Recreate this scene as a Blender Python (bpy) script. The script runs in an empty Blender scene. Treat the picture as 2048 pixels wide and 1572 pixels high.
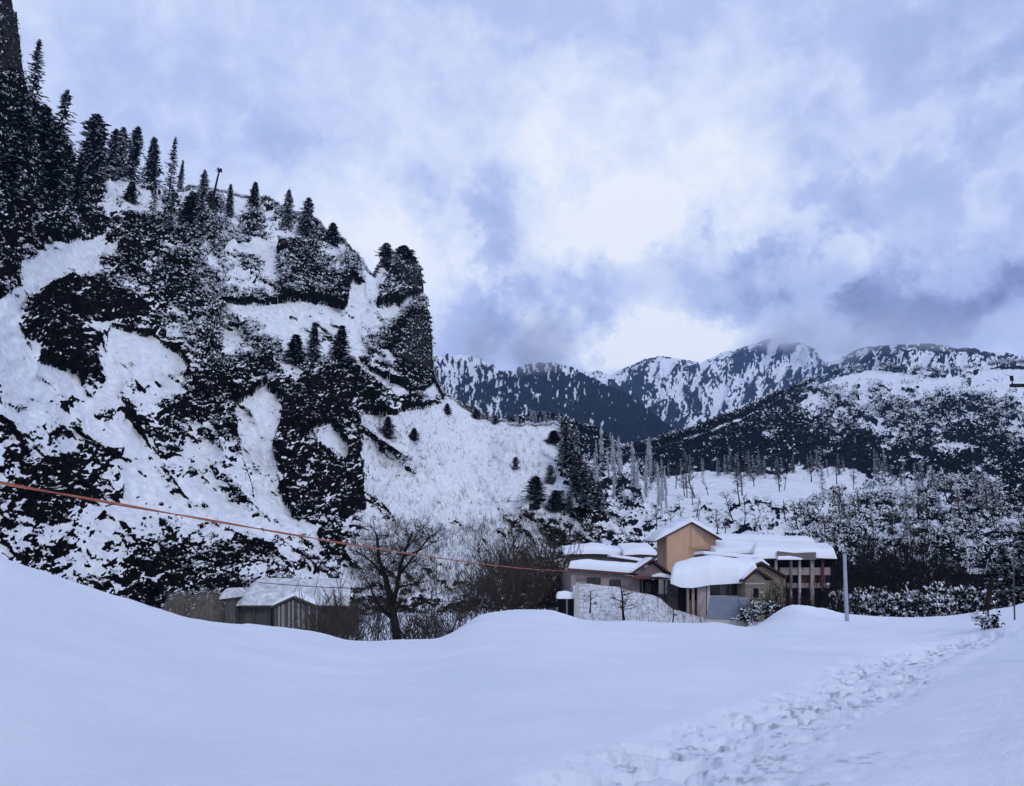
import bpy, math, random
import numpy as np
from mathutils import Vector, Matrix
R = math.radians
SC = bpy.context.scene
COL = SC.collection
random.seed(7)
RNG = np.random.default_rng(11)

# ------------------------------------------------------------------ camera
F, CX, CY = 1607.0, 1024.0, 786.0          # focal length and centre in photo pixels
PITCH = R(12.8)
SP, CP = math.sin(PITCH), math.cos(PITCH)
cam = bpy.data.cameras.new("camera")
cam.sensor_width = 36.0
cam.lens = 36.0 * F / 2048.0
cam.clip_start, cam.clip_end = 0.2, 30000.0
cam_o = bpy.data.objects.new("camera", cam)
COL.objects.link(cam_o)
cam_o.location = (0, 0, 0)
cam_o.rotation_euler = (R(90) + PITCH, 0, 0)
SC.camera = cam_o

def ray(px, py):
    u = (px - CX) / F; v = (CY - py) / F
    return u, CP - v * SP, SP + v * CP

def at(px, py, Y):
    """World point seen at photo pixel (px, py) standing Y metres in front of the camera."""
    dx, dy, dz = ray(px, py)
    return Vector((dx / dy * Y, Y, dz / dy * Y))

def tan_e(px, py):
    dx, dy, dz = ray(px, py)
    return dz / dy

# ------------------------------------------------------------------ world, sun, exposure
SUN_EL, SUN_AZ = 34.0, 150.0                # degrees; azimuth clockwise from +Y
W = bpy.data.worlds.new("World"); SC.world = W
W.use_nodes = True
nt = W.node_tree; nt.nodes.clear()
def wn(t, **k):
    n = nt.nodes.new(t)
    for a, b in k.items(): setattr(n, a, b)
    return n
def wmath(op, a, b=None, c=None, clamp=False):
    n = wn('ShaderNodeMath', operation=op); n.use_clamp = clamp
    for i, x in enumerate((a, b, c)):
        if x is None: continue
        if isinstance(x, (int, float)): n.inputs[i].default_value = x
        else: nt.links.new(x, n.inputs[i])
    return n.outputs[0]
tc = wn('ShaderNodeTexCoord')
sep = wn('ShaderNodeSeparateXYZ'); nt.links.new(tc.outputs['Generated'], sep.inputs[0])
nz = wn('ShaderNodeTexNoise'); nz.inputs['Scale'].default_value = 7.5; nz.inputs['Detail'].default_value = 10; nz.inputs['Roughness'].default_value = 0.66
nt.links.new(tc.outputs['Generated'], nz.inputs['Vector'])
sepn = wn('ShaderNodeSeparateColor'); nt.links.new(nz.outputs['Color'], sepn.inputs[0])
az0 = wmath('ARCTAN2', sep.outputs[0], sep.outputs[1])
el0 = wmath('ARCSINE', sep.outputs[2])
az = wmath('ADD', az0, wmath('MULTIPLY', wmath('SUBTRACT', sepn.outputs[0], 0.5), 0.30))
el = wmath('ADD', el0, wmath('MULTIPLY', wmath('SUBTRACT', sepn.outputs[1], 0.5), 0.24))
# px, py, half width, half height (photo pixels), brightness change
CLOUDS = [
    (1075, 640, 90, 100, -.30), (950, 660, 90, 70, -.16), (1680, 520, 85, 115, -.36), (1490, 480, 95, 55, -.30), (1580, 610, 150, 55, -.22),
    (1970, 605, 150, 70, -.40), (1800, 650, 160, 50, -.05), (900, 420, 130, 60, -.15), (620, 300, 110, 34, -.12),
    (980, 510, 60, 100, -.14), (1700, 130, 110, 80, -.10), (2030, 120, 240, 260, -.17), (300, 150, 190, 120, -.06),
    (1050, 0, 900, 60, -.08), (1180, 560, 130, 60, -.04),
    (1330, 690, 150, 55, .34), (1010, 600, 70, 50, .22), (930, 560, 60, 130, .12), (1240, 430, 150, 50, .14),
    (1250, 720, 90, 40, .25), (1380, 330, 320, 150, .10), (720, 520, 200, 130, .16), (1150, 350, 330, 170, .08),
    (1840, 470, 130, 70, .10), (1670, 480, 60, 50, .08),
]
val = wmath('ADD', 0.81, wmath('MULTIPLY', wmath('SUBTRACT', sepn.outputs[2], 0.5), 0.34))
nz2 = wn('ShaderNodeTexNoise'); nz2.inputs['Scale'].default_value = 24; nz2.inputs['Detail'].default_value = 9; nz2.inputs['Roughness'].default_value = 0.62; nz2.inputs['Distortion'].default_value = .5
nt.links.new(tc.outputs['Generated'], nz2.inputs['Vector'])
val = wmath('ADD', val, wmath('MULTIPLY', wmath('SUBTRACT', nz2.outputs['Fac'], 0.5), 0.24))
nz3 = wn('ShaderNodeTexNoise'); nz3.inputs['Scale'].default_value = 13; nz3.inputs['Detail'].default_value = 10; nz3.inputs['Roughness'].default_value = 0.58; nz3.inputs['Distortion'].default_value = .25
nt.links.new(tc.outputs['Generated'], nz3.inputs['Vector'])
puff = wn('ShaderNodeMapRange', interpolation_type='SMOOTHSTEP'); nt.links.new(nz3.outputs['Fac'], puff.inputs['Value'])
for k_, v_ in (('From Min', .40), ('From Max', .60), ('To Min', .30), ('To Max', 1.6)): puff.inputs[k_].default_value = v_
for (px, py, hw, hh, dv) in CLOUDS:
    dx, dy, dz = ray(px, py); l = math.sqrt(dx*dx + dy*dy + dz*dz)
    a0, e0 = math.atan2(dx, dy), math.asin(dz / l)
    ra, re = hw / F, hh / F
    q1 = wmath('POWER', wmath('ABSOLUTE', wmath('MULTIPLY', wmath('SUBTRACT', az, a0), 1 / ra)), 2.0)
    q2 = wmath('POWER', wmath('ABSOLUTE', wmath('MULTIPLY', wmath('SUBTRACT', el, e0), 1 / re)), 2.0)
    g = wmath('EXPONENT', wmath('MULTIPLY', wmath('ADD', q1, q2), -0.8))
    if dv < -.1: g = wmath('MULTIPLY', g, puff.outputs[0])
    val = wmath('ADD', val, wmath('MULTIPLY', g, dv))
zen = wn('ShaderNodeMapRange', interpolation_type='SMOOTHSTEP'); nt.links.new(el0, zen.inputs['Value'])
for k_, v_ in (('From Min', .68), ('From Max', 1.15), ('To Min', 0.0), ('To Max', -.32)): zen.inputs[k_].default_value = v_
val = wmath('ADD', val, zen.outputs[0])
ramp = wn('ShaderNodeValToRGB'); cr = ramp.color_ramp
STOPS = [(0.05, (.20, .25, .46)), (0.30, (.29, .355, .64)), (0.55, (.43, .525, .85)), (0.74, (.55, .645, .97)), (0.92, (.84, .92, 1.1)), (1.0, (1.0, 1.03, 1.12))]
while len(cr.elements) < len(STOPS): cr.elements.new(0.5)
for e, (p, c) in zip(cr.elements, STOPS): e.position = p; e.color = (*c, 1)
nt.links.new(val, ramp.inputs[0])
SKY_STRENGTH = 0.1
gain = wn('ShaderNodeVectorMath', operation='SCALE'); gain.inputs['Scale'].default_value = 1.0 / SKY_STRENGTH
nt.links.new(ramp.outputs[0], gain.inputs[0])
sky = wn('ShaderNodeTexSky', sky_type='NISHITA'); sky.sun_disc = False
sky.sun_elevation = R(SUN_EL); sky.sun_rotation = R(SUN_AZ); sky.altitude = 2500
mx = wn('ShaderNodeMix', data_type='RGBA'); mx.inputs['Factor'].default_value = 0.9
nt.links.new(sky.outputs[0], mx.inputs[6]); nt.links.new(gain.outputs[0], mx.inputs[7])
bg = wn('ShaderNodeBackground'); bg.inputs['Strength'].default_value = SKY_STRENGTH
nt.links.new(mx.outputs[2], bg.inputs[0])
wo = wn('ShaderNodeOutputWorld'); nt.links.new(bg.outputs[0], wo.inputs['Surface'])

sun = bpy.data.lights.new("sun", 'SUN'); sun.energy = 0.85; sun.angle = R(14); sun.color = (1.0, 0.975, 0.94)
sun_o = bpy.data.objects.new("sun", sun); COL.objects.link(sun_o)
sv = Vector((math.sin(R(SUN_AZ)) * math.cos(R(SUN_EL)), math.cos(R(SUN_AZ)) * math.cos(R(SUN_EL)), math.sin(R(SUN_EL))))
sun_o.rotation_euler = sv.to_track_quat('Z', 'Y').to_euler()
vs = SC.view_settings
vs.view_transform = 'Standard'; vs.look = 'None'; vs.exposure = 0.0; vs.gamma = 1.0; vs.use_curve_mapping = False
cy = SC.cycles
cy.use_denoising = True
cy.max_bounces = 6; cy.diffuse_bounces = 3; cy.glossy_bounces = 2; cy.volume_bounces = 1; cy.transparent_max_bounces = 8
cy.volume_step_rate = 1.0; cy.volume_max_steps = 128
cy.caustics_reflective = False; cy.caustics_refractive = False

# ------------------------------------------------------------------ noise
def _hash(ix, iy, iz, seed):
    h = (ix.astype(np.uint32) * np.uint32(374761393) + iy.astype(np.uint32) * np.uint32(668265263)
         + iz.astype(np.uint32) * np.uint32(2147483647 - 1013) + np.uint32(seed * 144665 + 9137))
    h = (h ^ (h >> np.uint32(13))) * np.uint32(1274126177)
    h = (h ^ (h >> np.uint32(15))) * np.uint32(2246822519)
    return (h ^ (h >> np.uint32(16)))
def vnoise(x, y, z=None, seed=0):
    """Gradient noise, roughly -1..1, arrays in."""
    if z is None: z = np.zeros_like(x) + 0.37
    x, y, z = np.broadcast_arrays(x, y, z)
    xi, yi, zi = np.floor(x).astype(np.int64), np.floor(y).astype(np.int64), np.floor(z).astype(np.int64)
    fx, fy, fz = x - xi, y - yi, z - zi
    s = lambda t: t * t * t * (t * (t * 6 - 15) + 10)
    u, v, w = s(fx), s(fy), s(fz)
    def g(dx, dy, dz):
        h = _hash(xi + dx, yi + dy, zi + dz, seed)
        gx = ((h & np.uint32(1023)).astype(np.float64) / 511.5 - 1)
        gy = (((h >> np.uint32(10)) & np.uint32(1023)).astype(np.float64) / 511.5 - 1)
        gz = (((h >> np.uint32(20)) & np.uint32(1023)).astype(np.float64) / 511.5 - 1)
        return gx * (fx - dx) + gy * (fy - dy) + gz * (fz - dz)
    L = lambda a, b, t: a + (b - a) * t
    return 1.3 * L(L(L(g(0,0,0), g(1,0,0), u), L(g(0,1,0), g(1,1,0), u), v),
             L(L(g(0,0,1), g(1,0,1), u), L(g(0,1,1), g(1,1,1), u), v), w)
def fbm(x, y, z=None, oct=4, gain=0.5, seed=0):
    t = 0; a = 1; n = 0
    for o in range(oct):
        f = 2.03 ** o
        t = t + a * vnoise(x * f, y * f, None if z is None else z * f, seed + o * 17); n += a; a *= gain
    return t / n
def rank01(a):
    r = np.empty(a.size); r[np.argsort(a, axis=None)] = np.linspace(0, 1, a.size)
    return r.reshape(a.shape)
def sstep(a, b, x):
    t = np.clip((x - a) / (b - a), 0, 1); return t * t * (3 - 2 * t)
def grid_lookup(rows, x0, y0, cell, px, py):
    w = max(len(r) for r in rows)
    G = np.array([[int(c) if c.isdigit() else 6 for c in r.ljust(w, r[-1])] for r in rows], float) / 9.0
    gx = np.clip((px - x0) / cell - 0.5, 0, w - 1.001); gy = np.clip((py - y0) / cell - 0.5, 0, len(rows) - 1.001)
    i, j = gx.astype(int), gy.astype(int); fx, fy = gx - i, gy - j
    fx, fy = sstep(0.15, 0.85, fx), sstep(0.15, 0.85, fy)
    return (G[j, i] * (1-fx) + G[j, i+1] * fx) * (1-fy) + (G[j+1, i] * (1-fx) + G[j+1, i+1] * fx) * fy

# ------------------------------------------------------------------ object helpers
def tag(o, label=None, cat=None, group=None, kind=None):
    if label: o['label'] = label
    if cat: o['category'] = cat
    if group: o['group'] = group
    if kind: o['kind'] = kind
    return o
def empty(name, loc=(0, 0, 0)):
    o = bpy.data.objects.new(name, None); COL.objects.link(o); o.location = loc
    o.empty_display_size = 0.1
    return o
def link_mesh(name, me, parent=None):
    o = bpy.data.objects.new(name, me); COL.objects.link(o)
    if parent is not None: o.parent = parent
    return o
def np_mesh(name, V, Q, mats, mat_idx=None, attrs=None, smooth=True):
    """Mesh from numpy vertices and faces (all quads or all tris)."""
    me = bpy.data.meshes.new(name)
    V = np.asarray(V, np.float32).reshape(-1, 3); Q = np.asarray(Q, np.int32)
    n, k = Q.shape
    me.vertices.add(len(V)); me.vertices.foreach_set('co', V.ravel())
    me.loops.add(n * k); me.loops.foreach_set('vertex_index', Q.ravel())
    me.polygons.add(n); me.polygons.foreach_set('loop_start', np.arange(0, n * k, k, dtype=np.int32))
    if mat_idx is not None: me.polygons.foreach_set('material_index', np.asarray(mat_idx, np.int32))
    for m in (mats if isinstance(mats, (list, tuple)) else [mats]): me.materials.append(m)
    for an, arr in (attrs or {}).items():
        at_ = me.attributes.new(an, 'FLOAT', 'POINT'); at_.data.foreach_set('value', np.asarray(arr, np.float32).ravel())
    me.update(calc_edges=True)
    me.polygons.foreach_set('use_smooth', np.full(n, smooth, dtype=bool))
    return me
def grid_quads(nc, nr):
    i, j = np.meshgrid(np.arange(nc - 1), np.arange(nr - 1), indexing='ij')
    a = i * nr + j
    return np.stack([a, a + nr, a + nr + 1, a + 1], -1).reshape(-1, 4)

class MB:
    """Collects shapes and links them as ONE mesh object."""
    def __init__(s): s.v, s.f, s.m = [], [], []
    def add(s, vs, fs, m=0):
        b = len(s.v); s.v += [tuple(v) for v in vs]; s.f += [tuple(b + i for i in f) for f in fs]; s.m += [m] * len(fs)
        return s
    def hexa(s, p, m=0):
        """Eight corners: four at the bottom (counter-clockwise seen from above), four above them."""
        return s.add(p, [(3,2,1,0), (4,5,6,7), (0,1,5,4), (1,2,6,5), (2,3,7,6), (3,0,4,7)], m)
    def box(s, c, d, rz=0, m=0):
        x, y, z = d[0]/2, d[1]/2, d[2]/2; ca, sa = math.cos(rz), math.sin(rz)
        P = []
        for zz in (-z, z):
            for (a, b) in ((-x,-y), (x,-y), (x,y), (-x,y)):
                P.append((c[0] + a*ca - b*sa, c[1] + a*sa + b*ca, c[2] + zz))
        return s.hexa(P, m)
    def slab(s, quad, back, m=0):
        """A front quad (bl, br, tr, tl) given depth by the vector back."""
        q = [Vector(v) for v in quad]; b = Vector(back)
        bl, br, tr, tl = q
        return s.hexa([bl, br, br + b, bl + b, tl, tr, tr + b, tl + b], m)
    def prism(s, poly, back, m=0):
        q = [Vector(v) for v in poly]; b = Vector(back); n = len(q)
        return s.add(q + [v + b for v in q], [tuple(range(n))] + [tuple(range(2*n - 1, n - 1, -1))] +
                     [(i, n + i, n + (i+1) % n, (i+1) % n) for i in range(n)], m)
    def tube(s, pts, r0, r1=None, k=6, m=0, cap=True):
        pts = [Vector(p) for p in pts]; r1 = r0 if r1 is None else r1; n = len(pts)
        b = len(s.v)
        for i, p in enumerate(pts):
            d = (pts[min(i+1, n-1)] - pts[max(i-1, 0)])
            d = d.normalized() if d.length > 1e-9 else Vector((0,0,1))
            a = d.orthogonal().normalized() if abs(d.z) > 0.9 else d.cross(Vector((0,0,1))).normalized()
            c = d.cross(a); r = r0 + (r1 - r0) * i / max(1, n - 1)
            for q in range(k):
                t = 2 * math.pi * q / k
                s.v.append(tuple(p + (a * math.cos(t) + c * math.sin(t)) * r))
        for i in range(n - 1):
            for q in range(k):
                s.f.append((b + i*k + q, b + i*k + (q+1) % k, b + (i+1)*k + (q+1) % k, b + (i+1)*k + q)); s.m.append(m)
        if cap:
            s.f.append(tuple(b + q for q in range(k - 1, -1, -1))); s.m.append(m)
            s.f.append(tuple(b + (n-1)*k + q for q in range(k))); s.m.append(m)
        return s
    def quad(s, a, b, c, d, m=0): return s.add([a, b, c, d], [(0,1,2,3)], m)
    def mesh(s, name, mats, smooth=False, bevel=0):
        me = bpy.data.meshes.new(name); me.from_pydata(s.v, [], s.f)
        for m in (mats if isinstance(mats, (list, tuple)) else [mats]): me.materials.append(m)
        me.polygons.foreach_set('material_index', np.array(s.m, np.int32))
        me.polygons.foreach_set('use_smooth', np.full(len(s.f), smooth, dtype=bool))
        me.update(); return me
    def build(s, name, mats, parent=None, smooth=False, bevel=0):
        o = link_mesh(name, s.mesh(name, mats, smooth), parent)
        if bevel:
            b = o.modifiers.new('bevel', 'BEVEL'); b.width = bevel; b.segments = 2; b.limit_method = 'ANGLE'
        return o
def children(o): return [c for c in bpy.data.objects if c.parent is o]
def copy_thing(root, kids, loc, rz=0, sc=(1, 1, 1)):
    r = root.copy(); COL.objects.link(r); r.location = loc; r.rotation_euler = (0, 0, rz); r.scale = sc
    for ch in kids:
        c = ch.copy(); COL.objects.link(c); c.parent = r
    return r

# ------------------------------------------------------------------ materials
def mat(name):
    m = bpy.data.materials.new(name); m.use_nodes = True; n = m.node_tree; n.nodes.clear()
    out = n.nodes.new('ShaderNodeOutputMaterial'); b = n.nodes.new('ShaderNodeBsdfPrincipled')
    n.links.new(b.outputs[0], out.inputs[0])
    return m, n, b
def node(n, t, **k):
    x = n.nodes.new(t)
    for a, v in k.items(): setattr(x, a, v)
    return x
def noise_node(n, scale, detail=4, rough=0.6, coord='Object', stretch=None):
    tcx = node(n, 'ShaderNodeTexCoord'); src = tcx.outputs[coord]
    if stretch:
        mp = node(n, 'ShaderNodeMapping'); mp.inputs['Scale'].default_value = stretch
        n.links.new(src, mp.inputs['Vector']); src = mp.outputs[0]
    t = node(n, 'ShaderNodeTexNoise'); t.inputs['Scale'].default_value = scale; t.inputs['Detail'].default_value = detail; t.inputs['Roughness'].default_value = rough
    n.links.new(src, t.inputs['Vector']); return t
def ramp_node(n, fac, stops):
    r = node(n, 'ShaderNodeValToRGB'); e = r.color_ramp.elements
    while len(e) < len(stops): e.new(0.5)
    for x, (p, c) in zip(e, stops): x.position = p; x.color = (*c, 1)
    n.links.new(fac, r.inputs[0]); return r
def simple(name, c0, c1, scale=3, rough=0.85, detail=5, bump=0.0, stretch=None, spec=0.06, metal=0):
    m, n, b = mat(name)
    t = noise_node(n, scale, detail, 0.65, stretch=stretch)
    r = ramp_node(n, t.outputs['Fac'], [(0.3, c0), (0.7, c1)])
    n.links.new(r.outputs[0], b.inputs['Base Color'])
    b.inputs['Roughness'].default_value = rough; b.inputs['Specular IOR Level'].default_value = spec; b.inputs['Metallic'].default_value = metal
    if bump:
        bp = node(n, 'ShaderNodeBump'); bp.inputs['Strength'].default_value = bump; bp.inputs['Distance'].default_value = 0.05
        n.links.new(t.outputs['Fac'], bp.inputs['Height']); n.links.new(bp.outputs[0], b.inputs['Normal'])
    return m
SNOW = (.80, .83, .88)
def terrain_mat(name, dark0, dark1, fine_scale, edge=0.08, mixamp=0.30, bump_d=0.4, stretch=None):
    """Snow over dark ground cover; the 'rock' attribute says where the cover shows."""
    m, n, b = mat(name)
    a = node(n, 'ShaderNodeAttribute', attribute_name='rock')
    t = noise_node(n, fine_scale, 5, 0.7, stretch=stretch)
    s = node(n, 'ShaderNodeMath', operation='MULTIPLY_ADD'); n.links.new(t.outputs['Fac'], s.inputs[0]); s.inputs[1].default_value = mixamp; s.inputs[2].default_value = -mixamp / 2
    q = node(n, 'ShaderNodeMath', operation='ADD'); n.links.new(a.outputs['Fac'], q.inputs[0]); n.links.new(s.outputs[0], q.inputs[1])
    mr = node(n, 'ShaderNodeMapRange', interpolation_type='SMOOTHSTEP'); n.links.new(q.outputs[0], mr.inputs['Value'])
    mr.inputs['From Min'].default_value = 0.5 - edge; mr.inputs['From Max'].default_value = 0.5 + edge
    t2 = noise_node(n, fine_scale * 0.45, 4, 0.6)
    dk = ramp_node(n, t2.outputs['Fac'], [(0.35, dark0), (0.75, dark1)])
    st = node(n, 'ShaderNodeAttribute', attribute_name='stone'); t3 = noise_node(n, fine_scale, 5, .7, stretch=(1, 1, .25))
    stc = ramp_node(n, t3.outputs['Fac'], [(.36, (.004, .004, .004)), (.66, (.058, .054, .054))])
    dkm = node(n, 'ShaderNodeMix', data_type='RGBA'); n.links.new(st.outputs['Fac'], dkm.inputs['Factor']); n.links.new(dk.outputs[0], dkm.inputs[6]); n.links.new(stc.outputs[0], dkm.inputs[7])
    sn = ramp_node(n, t2.outputs['Fac'], [(0.3, (.66, .69, .74)), (0.6, (.85, .87, .9))])
    mxx = node(n, 'ShaderNodeMix', data_type='RGBA'); n.links.new(mr.outputs[0], mxx.inputs['Factor'])
    n.links.new(sn.outputs[0], mxx.inputs[6]); n.links.new(dkm.outputs[2], mxx.inputs[7]); n.links.new(mxx.outputs[2], b.inputs['Base Color'])
    b.inputs['Roughness'].default_value = 0.85; b.inputs['Specular IOR Level'].default_value = 0.0
    bp = node(n, 'ShaderNodeBump'); bp.inputs['Strength'].default_value = 0.6; bp.inputs['Distance'].default_value = bump_d
    n.links.new(t.outputs['Fac'], bp.inputs['Height']); n.links.new(bp.outputs[0], b.inputs['Normal'])
    return m
M = {}
M['mountain'] = terrain_mat('mountain_ground', (.001, .001, .001), (.015, .0135, .011), 2.0, mixamp=1.5)
M['hill'] = terrain_mat('hill_ground', (.004, .006, .009), (.014, .018, .024), 0.5, bump_d=1.2, mixamp=1.1)
M['far'] = terrain_mat('far_ground', (.004, .007, .010), (.014, .018, .024), 0.11, bump_d=5, edge=0.14, mixamp=1.2, stretch=(1, 1, .35))
M['snow'] = simple('snow', (.79, .82, .88), (.84, .86, .9), 1.5, 0.7, bump=0.15)
M['needles'] = simple('dark_needles', (.003, .004, .003), (.012, .015, .010), 2, 0.95, spec=0)
M['leaf_snow'] = simple('snow_on_leaves', (.74, .77, .82), (.87, .88, .91), 2.5, 0.8)
M['frost'] = simple('frosted_twigs', (.50, .53, .58), (.78, .81, .86), 0.8, 0.85)
M['bark'] = simple('dark_bark', (.008, .007, .006), (.028, .024, .02), 6, 0.95, bump=.5)
M['twig'] = simple('brown_twigs', (.03, .025, .02), (.085, .07, .055), 4, 0.95)
M['dry'] = simple('dry_grass', (.05, .045, .035), (.17, .15, .125), 9, 0.95, bump=.6, stretch=(1, 1, .12))
M['green'] = simple('green_leaves', (.010, .016, .008), (.035, .05, .022), 3, 0.9)

# ------------------------------------------------------------------ near snowfield (one sheet)
EDGE = [(-900, 930, 14), (-200, 1060, 18), (0, 1115, 20), (100, 1147, 22), (200, 1180, 24), (290, 1207, 27), (380, 1235, 30), (480, 1250, 34), (560, 1253, 37),
        (640, 1264, 38), (700, 1281, 38), (760, 1284, 40), (790, 1280, 42), (880, 1282, 41), (920, 1256, 42), (960, 1229, 46), (1020, 1222, 48),
        (1100, 1218, 50), (1130, 1229, 52), (1160, 1240, 52), (1200, 1243, 52), (1260, 1240, 52), (1320, 1246, 52), (1380, 1249, 52), (1420, 1245, 50),
        (1480, 1254, 48), (1500, 1255, 48), (1540, 1232, 48), (1570, 1220, 48), (1590, 1218, 48), (1620, 1222, 50), (1680, 1236, 60), (1720, 1240, 65),
        (1800, 1244, 70), (1900, 1243, 75), (1955, 1238, 78), (1990, 1222, 74), (2048, 1208, 60), (2300, 1180, 50), (3000, 1100, 40)]
ex = np.array([e[0] for e in EDGE], float); ey = np.array([e[1] for e in EDGE], float); eY = np.array([e[2] for e in EDGE], float)
def smooth_interp(x, xs, ys):
    k = 10.0; t = 0
    for d in (-2, -1, 0, 1, 2): t = t + np.interp(x + d * k, xs, ys) * (0.3, 0.7, 1, 0.7, 0.3)[d + 2]
    return t / 3.0
WIDE = [(d, math.exp(-.5 * (d / 110.0) ** 2)) for d in range(-260, 261, 20)]
_ws = sum(w for _, w in WIDE); WIDE = [(d, w / _ws) for d, w in WIDE]
VALLEY_Z = -5.2
NEAR_Z = -1.75
def field_z(t, Y):
    """Height of the near snow at direction t = x / Y and distance Y."""
    pxx = t * F * 1.025 + CX                        # photo column of that direction near the horizon line
    Ye = smooth_interp(pxx, ex, eY); pe = smooth_interp(pxx, ex, ey)
    ze = (SP + (CY - pe) / F * CP) / (CP - (CY - pe) / F * SP) * Ye
    s = np.clip((Y - 5) / (Ye - 5), 0, 1)
    pb = sum(np.interp(pxx + d, ex, ey) * w for d, w in WIDE); Yb = sum(np.interp(pxx + d, ex, eY) * w for d, w in WIDE)
    zw = (SP + (CY - pb) / F * CP) / (CP - (CY - pb) / F * SP) * Yb
    mixw = s ** 4; zt_ = zw * (1 - mixw) + ze * mixw
    z = NEAR_Z + (zt_ - NEAR_Z) * s ** 1.35
    over = np.maximum(Y - Ye, 0)
    lip = over - 2.2 * (1 - np.exp(-over / 2.2))
    zb = np.maximum(ze - 0.75 * lip, VALLEY_Z + 0.35 * vnoise(t * 22, Y * 0.08))
    zb = np.where(VALLEY_Z > ze, ze, zb)
    return np.where(Y > Ye, zb, z), s, Ye
# trodden track: photo pixels on the snow, half width in metres
nc, nr = 900, 420
tt = np.tan(np.concatenate([np.linspace(R(-80), R(-38.5), 60), np.linspace(R(-38), R(38), nc - 120), np.linspace(R(38.5), R(80), 60)]))
Ys = np.concatenate([np.linspace(0.3, 4.5, 12), np.geomspace(5, 150, nr - 12)])
T, YY = np.meshgrid(tt, Ys, indexing='ij')
Z, S, YE = field_z(T, YY)
X = T * YY
Z = Z + 0.26 * fbm(X * .10 + 3, YY * .16, oct=3, seed=5) * np.clip(YY / 12, 0, 1) * (YY < YE) + 0.03 * fbm(X * .55, YY * .8, oct=3, seed=9) + 0.012 * fbm(X * 2.2, YY * 3.2, oct=3, seed=10)
def ground_at(px, py):
    """Point on the near snow seen at photo pixel (px, py)."""
    dx, dy, dz = ray(px, py); t = dx / dy
    ys = np.geomspace(4, 120, 1500); zz, _, _ = field_z(np.full_like(ys, t), ys)
    hit = np.nonzero(zz >= dz / dy * ys)[0]
    y = ys[hit[0]] if len(hit) else ys[-1]
    return Vector((t * y, y, float(field_z(np.array([t]), np.array([y]))[0][0])))
def band(pts, halfw):
    """Weight 1 on a polyline drawn on the snow, falling to 0 at halfw metres."""
    best = np.full(X.shape, 1e9)
    P = [ground_at(*p) for p in pts]
    for a, b in zip(P, P[1:]):
        d = np.array([b.x - a.x, b.y - a.y]); L2 = d @ d + 1e-9
        q = np.clip(((X - a.x) * d[0] + (YY - a.y) * d[1]) / L2, 0, 1)
        best = np.minimum(best, np.hypot(X - a.x - q * d[0], YY - a.y - q * d[1]))
    return best
path_pts = [(1290, 1571), (1480, 1470), (1600, 1420), (1700, 1390), (1790, 1330), (1880, 1302), (1960, 1282)]
bd = band(path_pts, 1)
wob = 0.5 * fbm(X * .5, YY * .5, oct=3, seed=21)
trod = sstep(1.25, 0.35, bd + wob * .8)
lump = fbm(X * 2.6, YY * 2.6, oct=4, gain=.6, seed=31)
steps = np.maximum(np.minimum(vnoise(X * 3.0, YY * 2.6, seed=41) + 0.08, 0) * 2.6, -.55)
Z = Z + trod * (0.075 * lump + 0.05 * fbm(X * 7, YY * 7, oct=3, gain=.6, seed=33) + 0.30 * steps - 0.12)
bd2 = band([(1500, 1571), (1640, 1555), (1700, 1530)], 1)
Z = Z + sstep(.8, .2, bd2 + wob) * 0.12 * np.minimum(vnoise(X * 4, YY * 4, seed=43) + .1, 0)
bank = band([(1560, 1571), (1780, 1420), (1900, 1345), (2010, 1290), (2048, 1270)], 1)
right = sstep(0.0, 2.5, (X - np.interp(YY, [p.y for p in [ground_at(*q) for q in [(1600, 1571), (1760, 1430), (1880, 1350), (1990, 1290)]]],
              [p.x for p in [ground_at(*q) for q in [(1600, 1571), (1760, 1430), (1880, 1350), (1990, 1290)]]])) + wob * 1.2)
right = right * (YY > 6.5) * (YY < 60)
Z = Z + right * (0.26 + 0.05 * fbm(X * 3.3, YY * 3.3, oct=5, gain=.75, seed=51))
Z = Z + 0.05 * sstep(.9, .15, np.abs(bank - 0.6) + wob * .5)
dirt = np.clip(trod * sstep(.30, .55, vnoise(X * 3.1, YY * 3.1, seed=61) + 1.1 * vnoise(X * 13, YY * 13, seed=62) - .1) * .8, 0, 1)  # sparse dirt specks, plus shade of the trodden hollows put into the colour
dirt = np.maximum(dirt, sstep(.8, .2, bd2 + wob) * sstep(.25, .5, vnoise(X * 5, YY * 5, seed=64)) * .6)
V = np.stack([X, YY, Z], -1)
m_, n_, b_ = mat('field_snow')
at1 = node(n_, 'ShaderNodeAttribute', attribute_name='dirt')
ns1 = noise_node(n_, 0.35, 5, .6); ns2 = noise_node(n_, 9, 8, .75)
c1 = ramp_node(n_, ns1.outputs['Fac'], [(0.3, (.76, .80, .88)), (0.7, (.83, .86, .91))])
mx1 = node(n_, 'ShaderNodeMix', data_type='RGBA'); n_.links.new(at1.outputs['Fac'], mx1.inputs['Factor'])
n_.links.new(c1.outputs[0], mx1.inputs[6]); mx1.inputs[7].default_value = (.30, .32, .37, 1)  # blue-grey for the dirt specks and the painted track shade
n_.links.new(mx1.outputs[2], b_.inputs['Base Color'])
b_.inputs['Roughness'].default_value = 0.6; b_.inputs['Specular IOR Level'].default_value = 0.15
bp_ = node(n_, 'ShaderNodeBump'); bp_.inputs['Strength'].default_value = 0.6; bp_.inputs['Distance'].default_value = 0.06
n_.links.new(ns2.outputs['Fac'], bp_.inputs['Height']); n_.links.new(bp_.outputs[0], b_.inputs['Normal'])
tag(link_mesh('snowfield', np_mesh('snowfield', V, grid_quads(nc, nr), m_, attrs={'dirt': dirt})), kind='structure')
rear = MB(); rear.quad((-90, -90, -1.77), (90, -90, -1.77), (90, .35, -1.77), (-90, .35, -1.77))
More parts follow.
